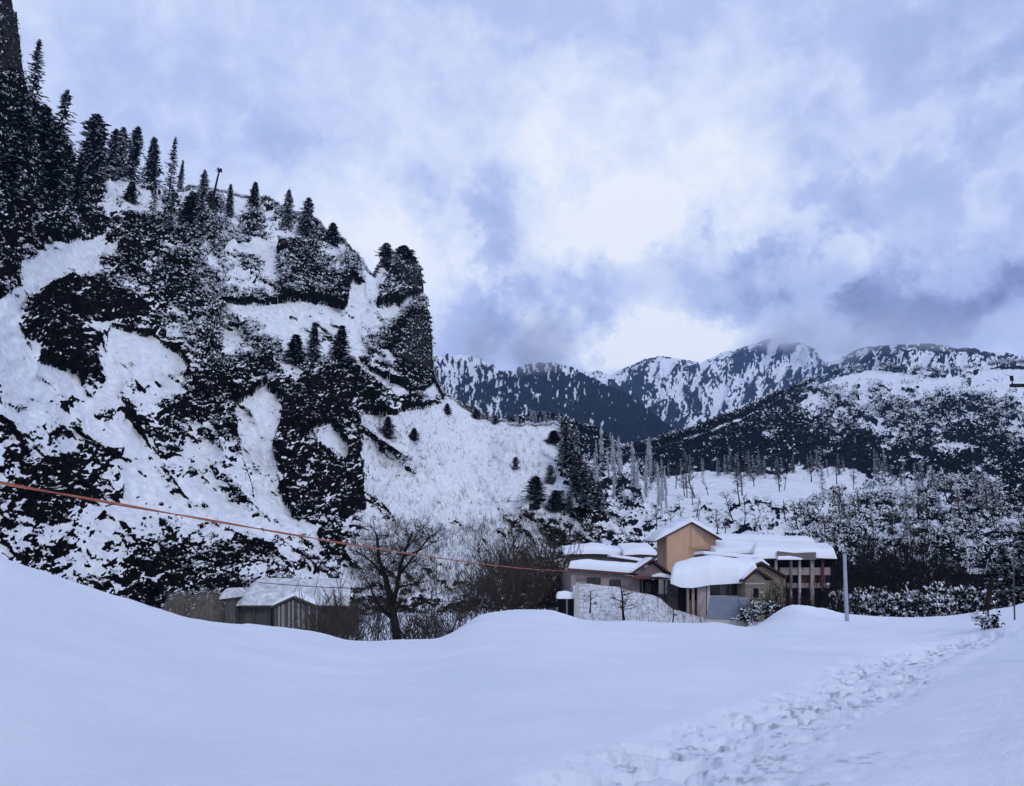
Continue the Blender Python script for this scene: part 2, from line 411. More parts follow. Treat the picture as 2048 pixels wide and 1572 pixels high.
tag(rear.build('snowfield', M['snow']), kind='structure')
gm = MB(); rr = 14000; gm.quad((-rr, -rr, -9), (rr, -rr, -9), (rr, rr, -9), (-rr, rr, -9))
tag(gm.build('ground', M['snow']), kind='structure')

# ------------------------------------------------------------------ hills
class Hill:
    """Hillside as a real surface: columns by direction, rows from foot to skyline, then down the far side."""
    def __init__(s, x0, x1, step, nrow, sil, base, Yf, jag=0, seed=1):
        s.px = np.arange(x0, x1 + .1, step); s.nr = nrow; s.x0, s.step = x0, step
        sx, sy = zip(*sil); s.sil = np.interp(s.px, sx, sy)
        s.sil = s.sil + jag * (fbm(s.px / 34, s.px * 0 + seed, oct=4, gain=.65, seed=seed) + (.35 if jag > 6.5 and jag < 8 else .15) * vnoise(s.px / 5.0, s.px * 0 + seed, seed=seed + 1))
        s.base = np.full_like(s.px, base, float) if np.isscalar(base) else np.interp(s.px, *zip(*base))
        s.rows = np.linspace(base, s.sil.min(), nrow)
        s.PX = np.repeat(s.px[:, None], nrow, 1)
        s.PY = np.maximum(s.sil[:, None], s.rows[None, :])
        Y = Yf(s.PX, s.PY, s)
        u = (s.PX - CX) / F; v = (CY - s.PY) / F
        dy = CP - v * SP; dz = SP + v * CP
        s.P = np.stack([u / dy * Y, Y, dz / dy * Y], -1)
    def finish(s, name, m, rock, extra=None, back=((4, -1), (14, -8), (60, -40), (160, -120))):
        P = s.P; ext = []
        for (dy, dz) in back:
            e = P[:, -1].copy(); k = (e[:, 1] + dy) / e[:, 1]; e[:, 0] *= k; e[:, 1] += dy; e[:, 2] += dz; ext.append(e)
        full = np.concatenate([P, np.stack(ext, 1)], 1)
        rk = np.concatenate([rock, np.repeat(rock[:, -1:], len(back), 1)], 1)
        s.rock = rock
        at_ = {'rock': rk}
        for k, v in (extra or {}).items(): at_[k] = np.concatenate([v, np.repeat(v[:, -1:], len(back), 1)], 1)
        s.obj = link_mesh(name, np_mesh(name, full, grid_quads(len(s.px), s.nr + len(back)), m, attrs=at_))
        return tag(s.obj, kind='structure')
    def pt(s, px, py):
        i = int(np.clip(round((px - s.x0) / s.step), 0, len(s.px) - 1))
        py = max(py, s.sil[i])
        j = int(np.clip(round((py - s.rows[0]) / (s.rows[-1] - s.rows[0]) * (s.nr - 1)), 0, s.nr - 1))
        return Vector(s.P[i, j])

# left mountain
SIL_L = [(-420, -110), (-120, -110), (-8, -90), (13, -10), (20, 14), (23, 40), (31, 52), (33, 84), (38, 100), (40, 140), (44, 162), (55, 200), (90, 240), (130, 295), (150, 345), (200, 368), (240, 362), (290, 380),
         (340, 402), (380, 387), (420, 386), (460, 396), (530, 412), (560, 428), (600, 445), (650, 474), (690, 498), (735, 548), (748, 560), (760, 534),
         (775, 524), (800, 518), (828, 526), (842, 552), (850, 600), (852, 640), (860, 665), (864, 700), (867, 752), (872, 765), (885, 787), (925, 816), (960, 839), (1000, 848),
         (1060, 853), (1110, 851), (1128, 880), (1150, 930), (1185, 980), (1205, 1030), (1240, 1062), (1265, 1088), (1310, 1112)]
DENS_L = [
 "9999999999999999999999999999999",
 "9999999999999999999999999999999",
 "9999999999999999999999999999999",
 "9899999999999999999999999999999",
 "8868888888888888888888888888888",
 "9989999999999999999999999999999",
 "9999999999999999999999999999999",
 "9999988888888888888888888888888",
 "9899988888888888888888888888888",
 "6899944665344444444444444444444",
 "8868754376834666555555555555555",
 "8677879978868558466666666666666",
 "7311139767621146454677777777777",
 "6000168688546389674577777777777",
 "4136886788555478792787777777777",
 "0685998668756573871877777777777",
 "0698546745815221713699555555555",
 "1289920276856511003699555555555",
 "0199821126876637876588333333333",
 "1136315317986879887666222222222",
 "1112144478883179789675121111111",
 "4222111464472097851321113212222",
 "5233631253243085870542111111377",
 "4456751244344287783221221121888",
 "5776641121244287752111112232699",
 "3565442332122369752111113364589",
 "4444434575433223552222222447563",
 "3444456787766523742222222555643",
 "5555568998997644522222225676554",
 "7777788999998886333333367777766",
 "8888888888888888888888888888888"]
def Y_left(PX, PY, s):
    Y0 = np.interp(PX, [-420, 0, 400, 800, 1200], [48, 66, 88, 118, 140]); Yt = np.interp(PX, [-420, 0, 150, 400, 850, 1100, 1300], [120, 150, 190, 225, 255, 215, 165])
    te = lambda py: (SP + (CY - py) / F * CP) / (CP - (CY - py) / F * SP)
    ksm = np.exp(-0.5 * (np.arange(-60, 61) / 24.0) ** 2); ksm /= ksm.sum()
    ss = np.convolve(np.pad(s.sil, 60, mode='edge'), ksm, 'valid')[:, None]
    t0 = te(s.base)[:, None]; t1 = te(ss); t = te(PY)
    m = (t1 * Yt - t0 * Y0) / (Yt - Y0)
    Y = (m * Y0 - t0 * Y0) / np.maximum(m - t, 1e-4)
    q = (PY - s.base[:, None]) / (ss - s.base[:, None])
    q = np.clip(q, 0, 1.08)
    lin = Y0 + (Yt - Y0) * q
    Y = 0.75 * Y + 0.25 * lin
    w = sstep(0, .1, q) * sstep(1.0, .9, q)
    a = R(52); uu = (-PX * math.sin(a) + PY * math.cos(a)) + 30 * fbm(PX / 120, PY / 120, oct=2, seed=6); vv = PX * math.cos(a) + PY * math.sin(a)
    gully = 1 - 2 * np.abs(fbm(uu / 95, vv / 260, oct=2, seed=7))
    small = 1 - 2 * np.abs(fbm(uu / 30, vv / 60, oct=3, seed=8))
    Y = Y * (1 + w * (0.05 * fbm(PX / 210, PY / 210, oct=3, seed=3) + 0.03 * fbm(PX / 70, PY / 90, oct=3, seed=4) - 0.045 * gully - 0.012 * small))
    return Y
HL = Hill(-300, 1310, 2.2, 630, SIL_L, 1300, Y_left, 7, 11)
px, py = HL.PX, HL.PY
wx = 26 * fbm(px / 60, py / 60, oct=3, seed=70); wy = 20 * fbm(px / 60, py / 60, oct=3, seed=71)
dens = grid_lookup(DENS_L, 0, 0, 40, px + wx * .8, py + wy * .8)
ang = R(24); ur = px * math.cos(ang) + py * math.sin(ang); vr = -px * math.sin(ang) + py * math.cos(ang)
low = sstep(620, 820, py) * sstep(620, 300, px)                   # lower left: strata running down to the right
# distinct pieces traced as ground cover: sharp rock faces (1) and open snow (0)
POLY = [
 (1, [(545, 905), (556, 860), (570, 800), (600, 770), (640, 760), (700, 745), (735, 760), (728, 800), (690, 840), (660, 870), (672, 930), (715, 900), (726, 960), (728, 1020), (690, 1045), (620, 1030), (580, 1030), (565, 960)]),
 (1, [(790, 660), (820, 640), (852, 650), (868, 690), (866, 750), (838, 745), (800, 735), (770, 700)]),
 (1, [(770, 560), (800, 525), (830, 528), (846, 565), (848, 600), (800, 585)]),
 (1, [(750, 612), (790, 585), (812, 588), (790, 612), (760, 620)]),
 (1, [(1125, 870), (1150, 900), (1160, 930), (1190, 960), (1208, 1025), (1195, 1030), (1178, 985), (1150, 972), (1125, 960), (1130, 920)]),
 (1, [(555, 495), (620, 492), (628, 510), (590, 522), (555, 515)]),
 (1, [(610, 622), (640, 628), (680, 612), (672, 640), (632, 652)]),
 (1, [(645, 560), (700, 560), (707, 600), (690, 612), (655, 590)]),
 (1, [(495, 742), (545, 720), (548, 752), (520, 764), (492, 752)]),
 (1, [(430, 775), (515, 775), (490, 815), (470, 822), (445, 800)]),
 (1, [(745, 890), (790, 882), (798, 893), (757, 901)]),
 (1, [(1090, 1080), (1110, 1072), (1135, 1085), (1125, 1105), (1100, 1104)]),
 (1, [(40, 930), (120, 925), (195, 905), (250, 905), (200, 950), (180, 985), (120, 960), (40, 955)]),
 (1, [(70, 990), (160, 975), (130, 1000), (80, 1008)]), (1, [(40, 1020), (150, 1015), (130, 1035), (60, 1040)]),
 (1, [(635, 1070), (680, 1070), (675, 1100), (655, 1108), (640, 1090)]),
 (1, [(0, -80), (14, 0), (36, 60), (40, 165), (0, 160)]),
 (1, [(150, 560), (240, 600), (270, 640), (200, 650), (140, 620), (80, 640), (60, 610), (110, 580)]),
 (0, [(745, 620), (800, 612), (852, 588), (849, 614), (815, 630), (795, 655), (762, 650)]),
 (0, [(690, 700), (745, 745), (830, 790), (870, 770), (880, 800), (800, 800), (735, 765)]),
 (0, [(590, 880), (660, 845), (700, 900), (690, 930), (640, 900)]),
 (0, [(220, 655), (300, 675), (360, 710), (380, 740), (350, 765), (290, 760), (240, 762), (205, 740)]),
 (0, [(0, 600), (60, 560), (110, 500), (165, 478), (215, 495), (195, 520), (130, 545), (80, 580), (30, 640), (60, 690), (70, 725), (150, 745), (180, 800), (0, 810)]),
 (0, [(465, 815), (530, 770), (558, 800), (545, 900), (560, 990), (600, 1050), (520, 1030), (500, 960), (480, 890)]),
 (0, [(440, 605), (520, 610), (600, 600), (690, 620), (705, 560), (730, 570), (735, 610), (715, 660), (740, 715), (690, 690), (590, 665), (520, 660), (450, 640)]),
 (0, [(720, 830), (770, 830), (860, 815), (900, 800), (1000, 850), (1110, 853), (1120, 900), (1100, 1000), (990, 1010), (900, 1060), (800, 1050), (745, 980), (730, 900)]),
]
def in_poly(px, py, poly):
    inside = np.zeros(px.shape, bool); n = len(poly)
    for k in range(n):
        x1, y1 = poly[k]; x2, y2 = poly[(k + 1) % n]
        c = ((y1 > py) != (y2 > py)) & (px < (x2 - x1) * (py - y1) / (y2 - y1 + 1e-9) + x1)
        inside ^= c
    return inside
wpx = px + 9 * fbm(px / 22, py / 22, oct=3, seed=80); wpy = py + 9 * fbm(px / 22, py / 22, oct=3, seed=81)
body = np.zeros_like(px); clear = np.zeros_like(px)
for val_, poly in POLY:
    a = in_poly(wpx, wpy, poly)
    if val_: body = np.where(a, 1, body)
    else: clear = np.where(a, 1, clear); body = np.where(a, 0, body)
dens = np.where(body > .5, np.maximum(dens, .86), dens); dens = np.where(clear > .5, np.minimum(dens, .07), dens)
# crags: ledges and overhangs on three scales, strata dipping to the right; the snow then lies where the rock faces up
def ledge(su, sv, seed, tilt):
    a = R(tilt); u = px * math.cos(a) + py * math.sin(a); v = -px * math.sin(a) + py * math.cos(a)
    n = fbm(u / su + .4 * fbm(px / 50, py / 50, oct=2, seed=seed + 3), v / sv, oct=2, seed=seed)
    return n
big = 1 - 2 * np.abs(ledge(95, 60, 90, 30)); med = ledge(36, 17, 93, 22); sml = ledge(15, 8.5, 96, 15); tin = vnoise(px / 6.5, py / 5.0, seed=98)
soft = np.clip(dens * 1.15, 0, 1) ** 1.2
soft = np.clip(soft + body * .25, 0, 1)
P = HL.P; D = P / np.linalg.norm(P, axis=-1, keepdims=True)
push = (-D * np.array([1, 1, .2]) * .85 + np.array([0, 0, .35]))
k_d = np.clip(P[..., 1:2] / 160, .35, 1.5)
amt = soft * (2.2 + 2.0 * big) + (.10 + .90 * soft) * (1.5 * med + .75 * sml + .36 * tin) + 0.5 * fbm(px / 34, py / 24, oct=4, gain=.55, seed=91)
HL.P = P + push * amt[..., None] * k_d
du = np.gradient(HL.P, axis=0); dv = np.gradient(HL.P, axis=1); nrm = np.cross(du, dv); nrm /= np.linalg.norm(nrm, axis=-1, keepdims=True) + 1e-9
nzv = np.nan_to_num(nrm[..., 2]); nzv = np.where(np.sum(nrm * D, -1) > 0, -nzv, nzv)
edge_noise = fbm(px / 9.0, py / 7.5, oct=3, gain=.65, seed=73)
zone = (HL.PY > HL.sil[:, None]) 
nn = np.ones_like(px); nn[zone] = rank01((nzv + .30 * edge_noise + .16 * vnoise(px / 4.2, py / 3.6, seed=74))[zone])
rock = .05 + .95 * sstep(-.13, .13, np.clip(dens, .015, .93) - nn)
dens_left = dens
stone = np.zeros_like(px)
for poly in ([(800, 690), (830, 650), (853, 650), (870, 690), (868, 752), (838, 746), (806, 730)], [(790, 545), (815, 525), (846, 560), (848, 600), (810, 590)], [(-20, -110), (16, -20), (40, 60), (40, 165), (-20, 160)]):
    stone = np.where(in_poly(wpx, wpy, poly), 1.0, stone)
HL.finish('mountain', M['mountain'], rock, extra={'stone': stone})

# hill across the valley
SIL_R = [(860, 960), (1000, 868), (1060, 852), (1120, 858), (1180, 880), (1240, 918), (1290, 912), (1380, 882), (1480, 846), (1560, 804), (1640, 768), (1690, 752), (1740, 741),
         (1790, 746), (1850, 752), (1900, 756), (1950, 744), (2000, 738), (2048, 738), (2300, 730), (2500, 730)]
DENS_R = [
 "99999999999998988888778", "99999999999985367644556", "99999999998654342224111", "99999999899554566587766", "99999989979966456667644",
 "99999999999999867768978", "55589999989999999999699", "56641110001111223458789", "65521122222222444558887", "44421122212555555668554",
 "44421111112565555886558", "66666666666888888888888", "88888888888888888888888"]
def Y_right(PX, PY, s):
    Y = np.interp(PY, [660, 700, 750, 800, 850, 900, 950, 1000, 1050, 1130, 1200], [1500, 1300, 1020, 820, 660, 520, 380, 270, 200, 130, 105])
    Y = Y * np.interp(PX, [860, 1150, 1300, 1700, 2100, 2500], [.95, .85, 1.0, 1.0, .85, .8])
    Y = np.maximum(Y, np.interp(PX, [860, 1170, 1270], [270, 235, 0]))
    return Y * (1 + .05 * fbm(PX / 160, PY / 90, oct=3, seed=103))
HR = Hill(860, 2350, 2.4, 220, SIL_R, 1215, Y_right, 3, 12)
px, py = HR.PX, HR.PY
dens = grid_lookup(DENS_R, 1160, 680, 40, px + 18 * fbm(px / 50, py / 40, oct=3, seed=104), py + 12 * fbm(px / 50, py / 40, oct=3, seed=105))
nn = rank01(fbm(px / 30, py / 17, oct=3, seed=106) + .6 * fbm(px / 7, py / 6, oct=3, gain=.6, seed=107))
rock_r = sstep(-.2, .2, np.clip(dens, .02, .95) - nn)
meadow = in_poly(px + 8 * fbm(px / 20, py / 20, seed=108), py + 5 * fbm(px / 20, py / 20, seed=109), [(1280, 968), (1400, 945), (1560, 952), (1620, 938), (1710, 940), (1760, 972), (1700, 1010), (1600, 1030), (1540, 1000), (1420, 1005), (1290, 1015)])
rock_r = np.where(meadow, rock_r * .1, rock_r)
meadow2 = in_poly(px, py + 4 * fbm(px / 20, py / 20, seed=110), [(1668, 762), (1740, 742), (1830, 752), (1940, 772), (1960, 742), (2100, 740), (2100, 795), (1990, 800), (1880, 778), (1740, 770)])
rock_r = np.where(meadow2, rock_r * .12, rock_r)
amt = rock_r * (.5 + .5 * fbm(px / 12, py / 9, oct=3, seed=111)) * 5 * np.clip(HR.P[..., 1] / 500, .25, 2)
HR.P = HR.P + np.array([0, -.4, .6]) * amt[..., None]
HR.finish('hill', M['hill'], rock_r, back=((30, -5), (120, -60), (400, -260)))

# forested range at the valley head
SIL_A = [(500, 760), (700, 700), (860, 716), (900, 710), (940, 711), (975, 726), (1005, 746), (1025, 745), (1060, 731), (1100, 728), (1140, 734), (1165, 750), (1200, 768), (1260, 792), (1330, 850), (1420, 930), (1500, 960)]
def Y_a(PX, PY, s): return np.interp(PY, [700, 760, 850, 950, 1050], [2500, 2250, 1750, 1300, 1000]) * (1 + .05 * fbm(PX / 90, PY / 120, oct=4, seed=120))
HA = Hill(500, 1500, 2.2, 160, SIL_A, 1050, Y_a, 6, 13)
px, py = HA.PX, HA.PY
dn = np.interp(py, [700, 740, 790, 830], [.52, .68, .9, .97]) * np.interp(px, [850, 980, 1040, 1300], [.72, .8, .98, 1]) + .0
dn = np.clip(dn + .22 * fbm(px / 40, py / 40, oct=3, seed=121), 0, .985)
nn = rank01(fbm(px / 5, py / 14, oct=3, gain=.7, seed=122) + .4 * fbm(px / 25, py / 50, seed=123))
rock_a = sstep(-.15, .15, dn - nn)
cap = in_poly(px, py, [(890, 700), (940, 700), (952, 712), (930, 716), (905, 714)])
rock_a = np.where(cap, 0, rock_a)
HA.P = HA.P + np.array([0, -.5, .6]) * (rock_a * 14 * (vnoise(px / 4, py / 5, seed=124) + .6))[..., None]
HA.finish('forested_hills', M['far'], rock_a, back=((80, -30), (300, -220)))

# snowy peaks
SIL_B = [(940, 800), (1080, 765), (1150, 745), (1190, 741), (1222, 751), (1250, 735), (1290, 718), (1330, 712), (1370, 722), (1400, 727), (1440, 706), (1480, 697), (1510, 686),
         (1535, 680), (1560, 688), (1600, 684), (1630, 700), (1650, 728), (1680, 716), (1720, 698), (1800, 688), (1880, 690), (1960, 700), (2048, 712), (2150, 730)]
DENS_B = ["55555534687628898878666", "54332526868738997545686", "24653746748477886543333", "58994834755477777766666", "99998565444477777777777", "99999745444477777777777", "99999999999977777777777"]
def Y_b(PX, PY, s): return np.interp(PY, [680, 760, 850, 950], [4300, 3600, 2900, 2300]) * np.interp(PX, [1590, 1800], [1, .52]) * (1 + .06 * fbm(PX / 70, PY / 110, oct=4, seed=130))
HB = Hill(940, 2150, 2.2, 130, SIL_B, 960, Y_b, 8, 14)
px, py = HB.PX, HB.PY
dens = grid_lookup(DENS_B, 1160, 680, 40, px + 16 * fbm(px / 35, py / 45, oct=3, seed=131), py + 16 * fbm(px / 35, py / 45, oct=3, seed=132))
rav = 1 - 2 * np.abs(fbm((px + .35 * py) / 46 + .5 * fbm(px / 60, py / 60, oct=2, seed=137), py / 120, oct=3, gain=.6, seed=138))
nn = rank01(.5 * fbm(px / 22, py / 34, oct=3, seed=133) - .9 * rav + .75 * fbm(px / 5, py / 9, oct=3, gain=.7, seed=134) + .35 * vnoise(px / 2.7, py / 4.5, seed=136))
rock_b = sstep(-.2, .2, np.clip(dens * .76, .03, .96) - nn)
HB.P = HB.P + np.array([0, -.5, .6]) * (sstep(-4, 40, py - HB.sil[:, None]) * (95 * rav + 34 * (1 - 2 * np.abs(fbm(px / 16, py / 30, oct=4, gain=.6, seed=135)))) * (HB.P[..., 1] / 4200) ** 1.5)[..., None]
HB.finish('snowy_peaks', M['far'], rock_b, back=((150, -80), (500, -500)))
# ------------------------------------------------------------------ vegetation builders
def leaf_quads(C, size, up_bias=0.0, flat=0.6, seed=1, jag=0.4):
    """One small randomly turned quad per row of C."""
    g = np.random.default_rng(seed); n = len(C)
    nrm = g.normal(size=(n, 3)); nrm[:, 2] = nrm[:, 2] * (1 + up_bias) + up_bias * .5
    nrm /= np.linalg.norm(nrm, axis=1, keepdims=True) + 1e-9
    a = np.cross(nrm, g.normal(size=(n, 3))); a /= np.linalg.norm(a, axis=1, keepdims=True) + 1e-9
    b = np.cross(nrm, a)
    s = np.asarray(size).reshape(-1, 1) * g.uniform(.6, 1.3, (n, 1))
    j = lambda: 1 + g.uniform(-jag, jag, (n, 1))
    V = np.stack([C - a*s*j() - b*s*flat*j(), C + a*s*j() - b*s*flat*j(), C + a*s*j() + b*s*flat*j(), C - a*s*j() + b*s*flat*j()], 1)
    return V.reshape(-1, 3), np.arange(4 * n).reshape(-1, 4)

def clumps(P, r, k, snow_frac, leaf, seed, squash=.8, droop=0.0):
    """Bushy clumps: k quads round each point of P, snow on the upper ones."""
    g = np.random.default_rng(seed); n = len(P); r = np.broadcast_to(np.asarray(r, float), (n,))
    d = g.normal(size=(n, k, 3)); d /= np.linalg.norm(d, axis=2, keepdims=True) + 1e-9
    d *= g.uniform(.35, 1, (n, k, 1)) ** .6
    d[..., 2] = np.abs(d[..., 2]) * squash + .1
    C = P[:, None, :] + d * r[:, None, None]
    sf = np.broadcast_to(np.asarray(snow_frac, float).reshape(-1, 1), (n, k))
    score = d[..., 2] / squash + g.normal(0, .28, (n, k))
    snow = score > (1.15 - 1.1 * sf)
    C = C + np.where(snow, .12, 0)[..., None] * r[:, None, None] * np.array([0, 0, 1])
    size = np.repeat(leaf * r[:, None], k, 1).ravel()
    V, Q = leaf_quads(C.reshape(-1, 3), size, up_bias=.5, seed=seed + 1)
    return V, Q, snow.ravel().astype(np.int32)

def conifer_mesh(name, seed, kind):
    """Unit tree (height 1, crown about 1 wide before scaling): trunk mesh and crown mesh."""
    g = np.random.default_rng(seed)
    tr = MB(); lean = g.uniform(-.03, .03)
    tr.tube([(lean * z * .5, 0, z * .97 - .03) for z in np.linspace(0, 1, 6)], .022, .004, 6)
    trunk = tr.mesh(name + '_trunk', M['bark'])
    C, S, SN = [], [], []
    levels = {'dense': 58, 'sparse': 40, 'column': 58, 'frost': 40}[kind]
    for i in range(levels):
        q = i / (levels - 1); z = .06 + .93 * q
        if kind == 'column': w = .62 * (1 - q ** 4.0) ** .8 * (.55 + .45 * g.random()) * (.8 + .2 * math.sin(q * 9 + seed))
        elif kind == 'dense': w = .5 * (1 - q ** 1.5) ** .9 * (.6 + .4 * g.random())
        elif kind == 'frost': w = .5 * (1 - q) ** .7 * (.55 + .45 * g.random())
        else: w = .5 * (1 - q) ** .75 * (.4 + .6 * g.random())
        nb = {'dense': 9, 'sparse': 4, 'column': 9, 'frost': 7}[kind]
        a0 = g.uniform(0, 6.28)
        for b in range(nb):
            if g.random() < (.22 if kind == 'sparse' else .1): continue
            a = a0 + b * 6.283 / nb + g.uniform(-.35, .35); L = w * g.uniform(.5, 1.15) * (1 + .55 * float(vnoise(np.array([math.cos(a) * 1.6 + 9]), np.array([math.sin(a) * 1.6]), np.array([z * 7.0]), seed=seed)[0]))
            for s in ((.35, .7, 1.0) if kind != 'sparse' else (.3, .55, .8, 1.0)):
                rr_ = L * s + .01; zj = z; z = z + g.uniform(-.022, .022)
                C.append((math.cos(a) * rr_, math.sin(a) * rr_, z - .05 * s * L / .5 + g.normal(0, .004)))
                S.append((.040 if kind == 'dense' else .046 if kind == 'column' else .028 if kind == 'sparse' else .040) * (1.15 - .35 * s)); SN.append(0)
                if g.random() < {'dense': .24, 'sparse': .45, 'column': .36, 'frost': .9}[kind]:
                    C.append((math.cos(a) * rr_, math.sin(a) * rr_, z + .008 - .05 * s * L / .5)); S.append(S[-1] * .85); SN.append(1)
                    if kind == 'frost': SN[-2] = int(g.random() < .5)
                z = zj
    C = np.array(C); g2 = np.random.default_rng(seed + 5); n = len(C)
    ang = np.arctan2(C[:, 1], C[:, 0])
    out = np.stack([np.cos(ang), np.sin(ang), -.16 + 0 * ang], 1); sid = np.stack([-np.sin(ang), np.cos(ang), 0 * ang], 1)
    out += g2.normal(0, .25, (n, 3)); sid += g2.normal(0, .2, (n, 3))
    out[:, 2] *= .35; s = np.array(S)[:, None] * g2.uniform(.6, 1.5, (n, 1))
    fl = .42
    V = np.stack([C - out*s*2.2, C - sid*s + 0*out, C + out*s*2.6, C + sid*s], 1)
    V[:, :, 2] = C[:, None, 2] + (V[:, :, 2] - C[:, None, 2]) * np.where(np.array(SN)[:, None] > 0, 1.5, fl)
    crown = np_mesh(name + '_crown', V.reshape(-1, 3), np.arange(4*n).reshape(-1, 4), [M['needles'], M['frost'] if kind == 'frost' else M['leaf_snow']], SN, smooth=False)
    return trunk, crown
CON = {}
for kd in ('dense', 'sparse', 'column', 'frost'):
    CON[kd] = [conifer_mesh(f'{kd}_conifer_{i}', 40 + i + 10 * len(kd), kd) for i in range(3)]
def conifer(kind, p, h, w, label, group=None, name='conifer_tree', cat='tree', rz=None, var=None):
    tr, cr = CON[kind][random.randrange(3) if var is None else var]
    o = empty(name, p); o.scale = (w, w, h); o.rotation_euler = (R(random.uniform(-2, 2)), R(random.uniform(-2, 2)), random.uniform(0, 6.28) if rz is None else rz)
    link_mesh('trunk', tr, o); link_mesh('crown', cr, o)
    return tag(o, label, cat, group)

def grow(mb, tw, p, d, L, r, lev, g, spread=.7, up=.15, nseg=4, snow=None):
    """A wandering branch with side branches; the thinnest go into tw."""
    pts = [Vector(p)]; d = Vector(d).normalized()
    for i in range(nseg):
        d = (d + Vector((g.gauss(0, .16), g.gauss(0, .16), g.gauss(0, .12) + up * .25))).normalized()
        pts.append(pts[-1] + d * (L / nseg))
    (mb if r > .02 else tw).tube(pts, r, r * .45, 5 if r > .03 else 3, cap=False)
    if lev <= 0: return
    nb = {3: 6, 2: 5, 1: 5}.get(lev, 4)
    for b in range(nb):
        q = g.uniform(.25, 1.0); k = min(nseg - 1, int(q * nseg)); base = pts[k].lerp(pts[k+1], q * nseg - k)
        ax = Vector((g.gauss(0, 1), g.gauss(0, 1), g.gauss(0, .6) + up)).normalized()
        nd = (d * (1 - spread) + ax * spread).normalized()
        grow(mb, tw, base, nd, L * g.uniform(.42, .72), max(r * .5, .006), lev - 1, g, spread, up, max(2, nseg - 1))

# ------------------------------------------------------------------ trees on the left mountain
SKY = [  # column, foot row, top row, width in photo pixels, kind, label
 (66, 215, 104, 52, 'sparse', 'thin half bare conifer just right of the dark rock tower'),
 (118, 306, 206, 58, 'sparse', 'pointed snowy conifer on the steep edge below the rock tower'),
 (180, 378, 252, 50, 'column', 'broad black columnar conifer, biggest of the ridge trees'),
 (219, 362, 272, 28, 'column', 'slim dark conifer right beside the broad black columnar conifer'),
 (237, 364, 270, 26, 'column', 'dark conifer in the middle of the close trio on the ridge'),
 (260, 364, 259, 32, 'column', 'tallest conifer of the close trio on the ridge'),
 (302, 378, 289, 36, 'dense', 'dark pointed conifer on the ridge with a thin spire top'),
 (335, 425, 297, 42, 'sparse', 'loose snow dusted conifer with see-through crown on the ridge'),
 (361, 392, 333, 14, 'dense', 'little conifer with bare stem and tufted tip on the ridge'),
 (400, 485, 364, 24, 'column', 'narrow dark column conifer standing just left of the dead leaning trunk'),
 (380, 472, 412, 44, 'dense', 'squat black conifer at the foot of the narrow dark column conifer'),
 (459, 442, 378, 20, 'dense', 'small pointed conifer on the snowy hump right of the dead trunk'),
 (507, 432, 380, 26, 'dense', 'small conifer with a tufted tip on the end of the snowy hump'),
 (575, 462, 389, 20, 'column', 'slender frosted conifer alone in the ridge dip'),
 (614, 486, 410, 27, 'column', 'stout grey green column conifer leaning over the cliff shoulder'),
 (663, 500, 458, 32, 'dense', 'short bushy conifer on the cliff shoulder'),
 (771, 548, 499, 28, 'column', 'stubby conifer on top of the rock tower at the cliff nose'),
 (806, 532, 510, 40, 'dense', 'low wide snowy bush tree crowning the cliff nose'),
 (592, 736, 678, 44, 'dense', 'leftmost pale topped conifer of the three above the dark gully'),
 (629, 744, 664, 32, 'dense', 'middle and tallest conifer of the three above the dark gully'),
 (680, 738, 669, 40, 'dense', 'rightmost pale topped conifer of the three above the dark gully'),
 (38, 330, 225, 44, 'dense', 'black conifer against the foot of the rock tower'),
 (84, 345, 238, 46, 'dense', 'black conifer under the half bare conifer by the rock tower'),
 (20, 415, 300, 50, 'dense', 'dark conifer low on the left edge of the mountain'),
 (100, 405, 305, 50, 'dense', 'dark conifer on the steep slope below the pointed snowy conifer'),
 (150, 432, 330, 38, 'dense', 'dark conifer tucked left of the broad black columnar conifer'),
 (262, 412, 372, 28, 'dense', 'small round dark conifer in the snow patch under the close trio'),
 (305, 470, 385, 34, 'sparse', 'thin dark conifer below the pointed spire conifer'),
 (340, 480, 400, 36, 'sparse', 'thin dark conifer under the see-through conifer'),
 (760, 862, 826, 14, 'sparse', 'tiny sapling on the open snow under the cliff nose'),
 (776, 878, 836, 30, 'dense', 'small bushy conifer on the open snow with a dark hollow under it'),
 (828, 882, 858, 22, 'dense', 'low bush at the right of the small bushy conifer on open snow'),
 (1032, 938, 915, 14, 'column', 'small lone grey sapling in the middle of the snow spur'),
 (1101, 968, 934, 19, 'column', 'pale green columnar shrub on the snow spur by the dark gully'),
 (1071, 1012, 966, 48, 'dense', 'round green bush on the lower snow spur'),
 (1112, 1030, 990, 42, 'dense', 'dark spreading bush below the pale green columnar shrub'),
 (1138, 1034, 1000, 16, 'column', 'short black columnar shrub low on the snow spur'),
 (1132, 930, 850, 26, 'column', 'tall black conifer at the top of the dark gully on the spur'),
 (1152, 920, 858, 16, 'column', 'slim dark conifer right of the tall black one on the spur'),
 (1108, 886, 862, 34, 'dense', 'low green bush at the tip of the snow spur'),
 (952, 838, 822, 18, 'dense', 'tiny dark fir on the spur skyline, left of a smaller one'),
 (992, 849, 833, 11, 'column', 'tiniest dark fir on the spur skyline'),
 (895, 830, 808, 18, 'dense', 'tiny round bush on the snow edge below the cliff nose'),
]
for (bx, by, ty, wpx_, kd, lab) in SKY:
    p = HL.pt(bx, by); dist = p.y
    h = dist * (tan_e(bx, ty) - tan_e(bx, by)); h = max(h, 1.0)
    conifer(kd, p + Vector((0, -.6, -.04 * h)), h * 1.05, dist * wpx_ / F * 1.4, lab)
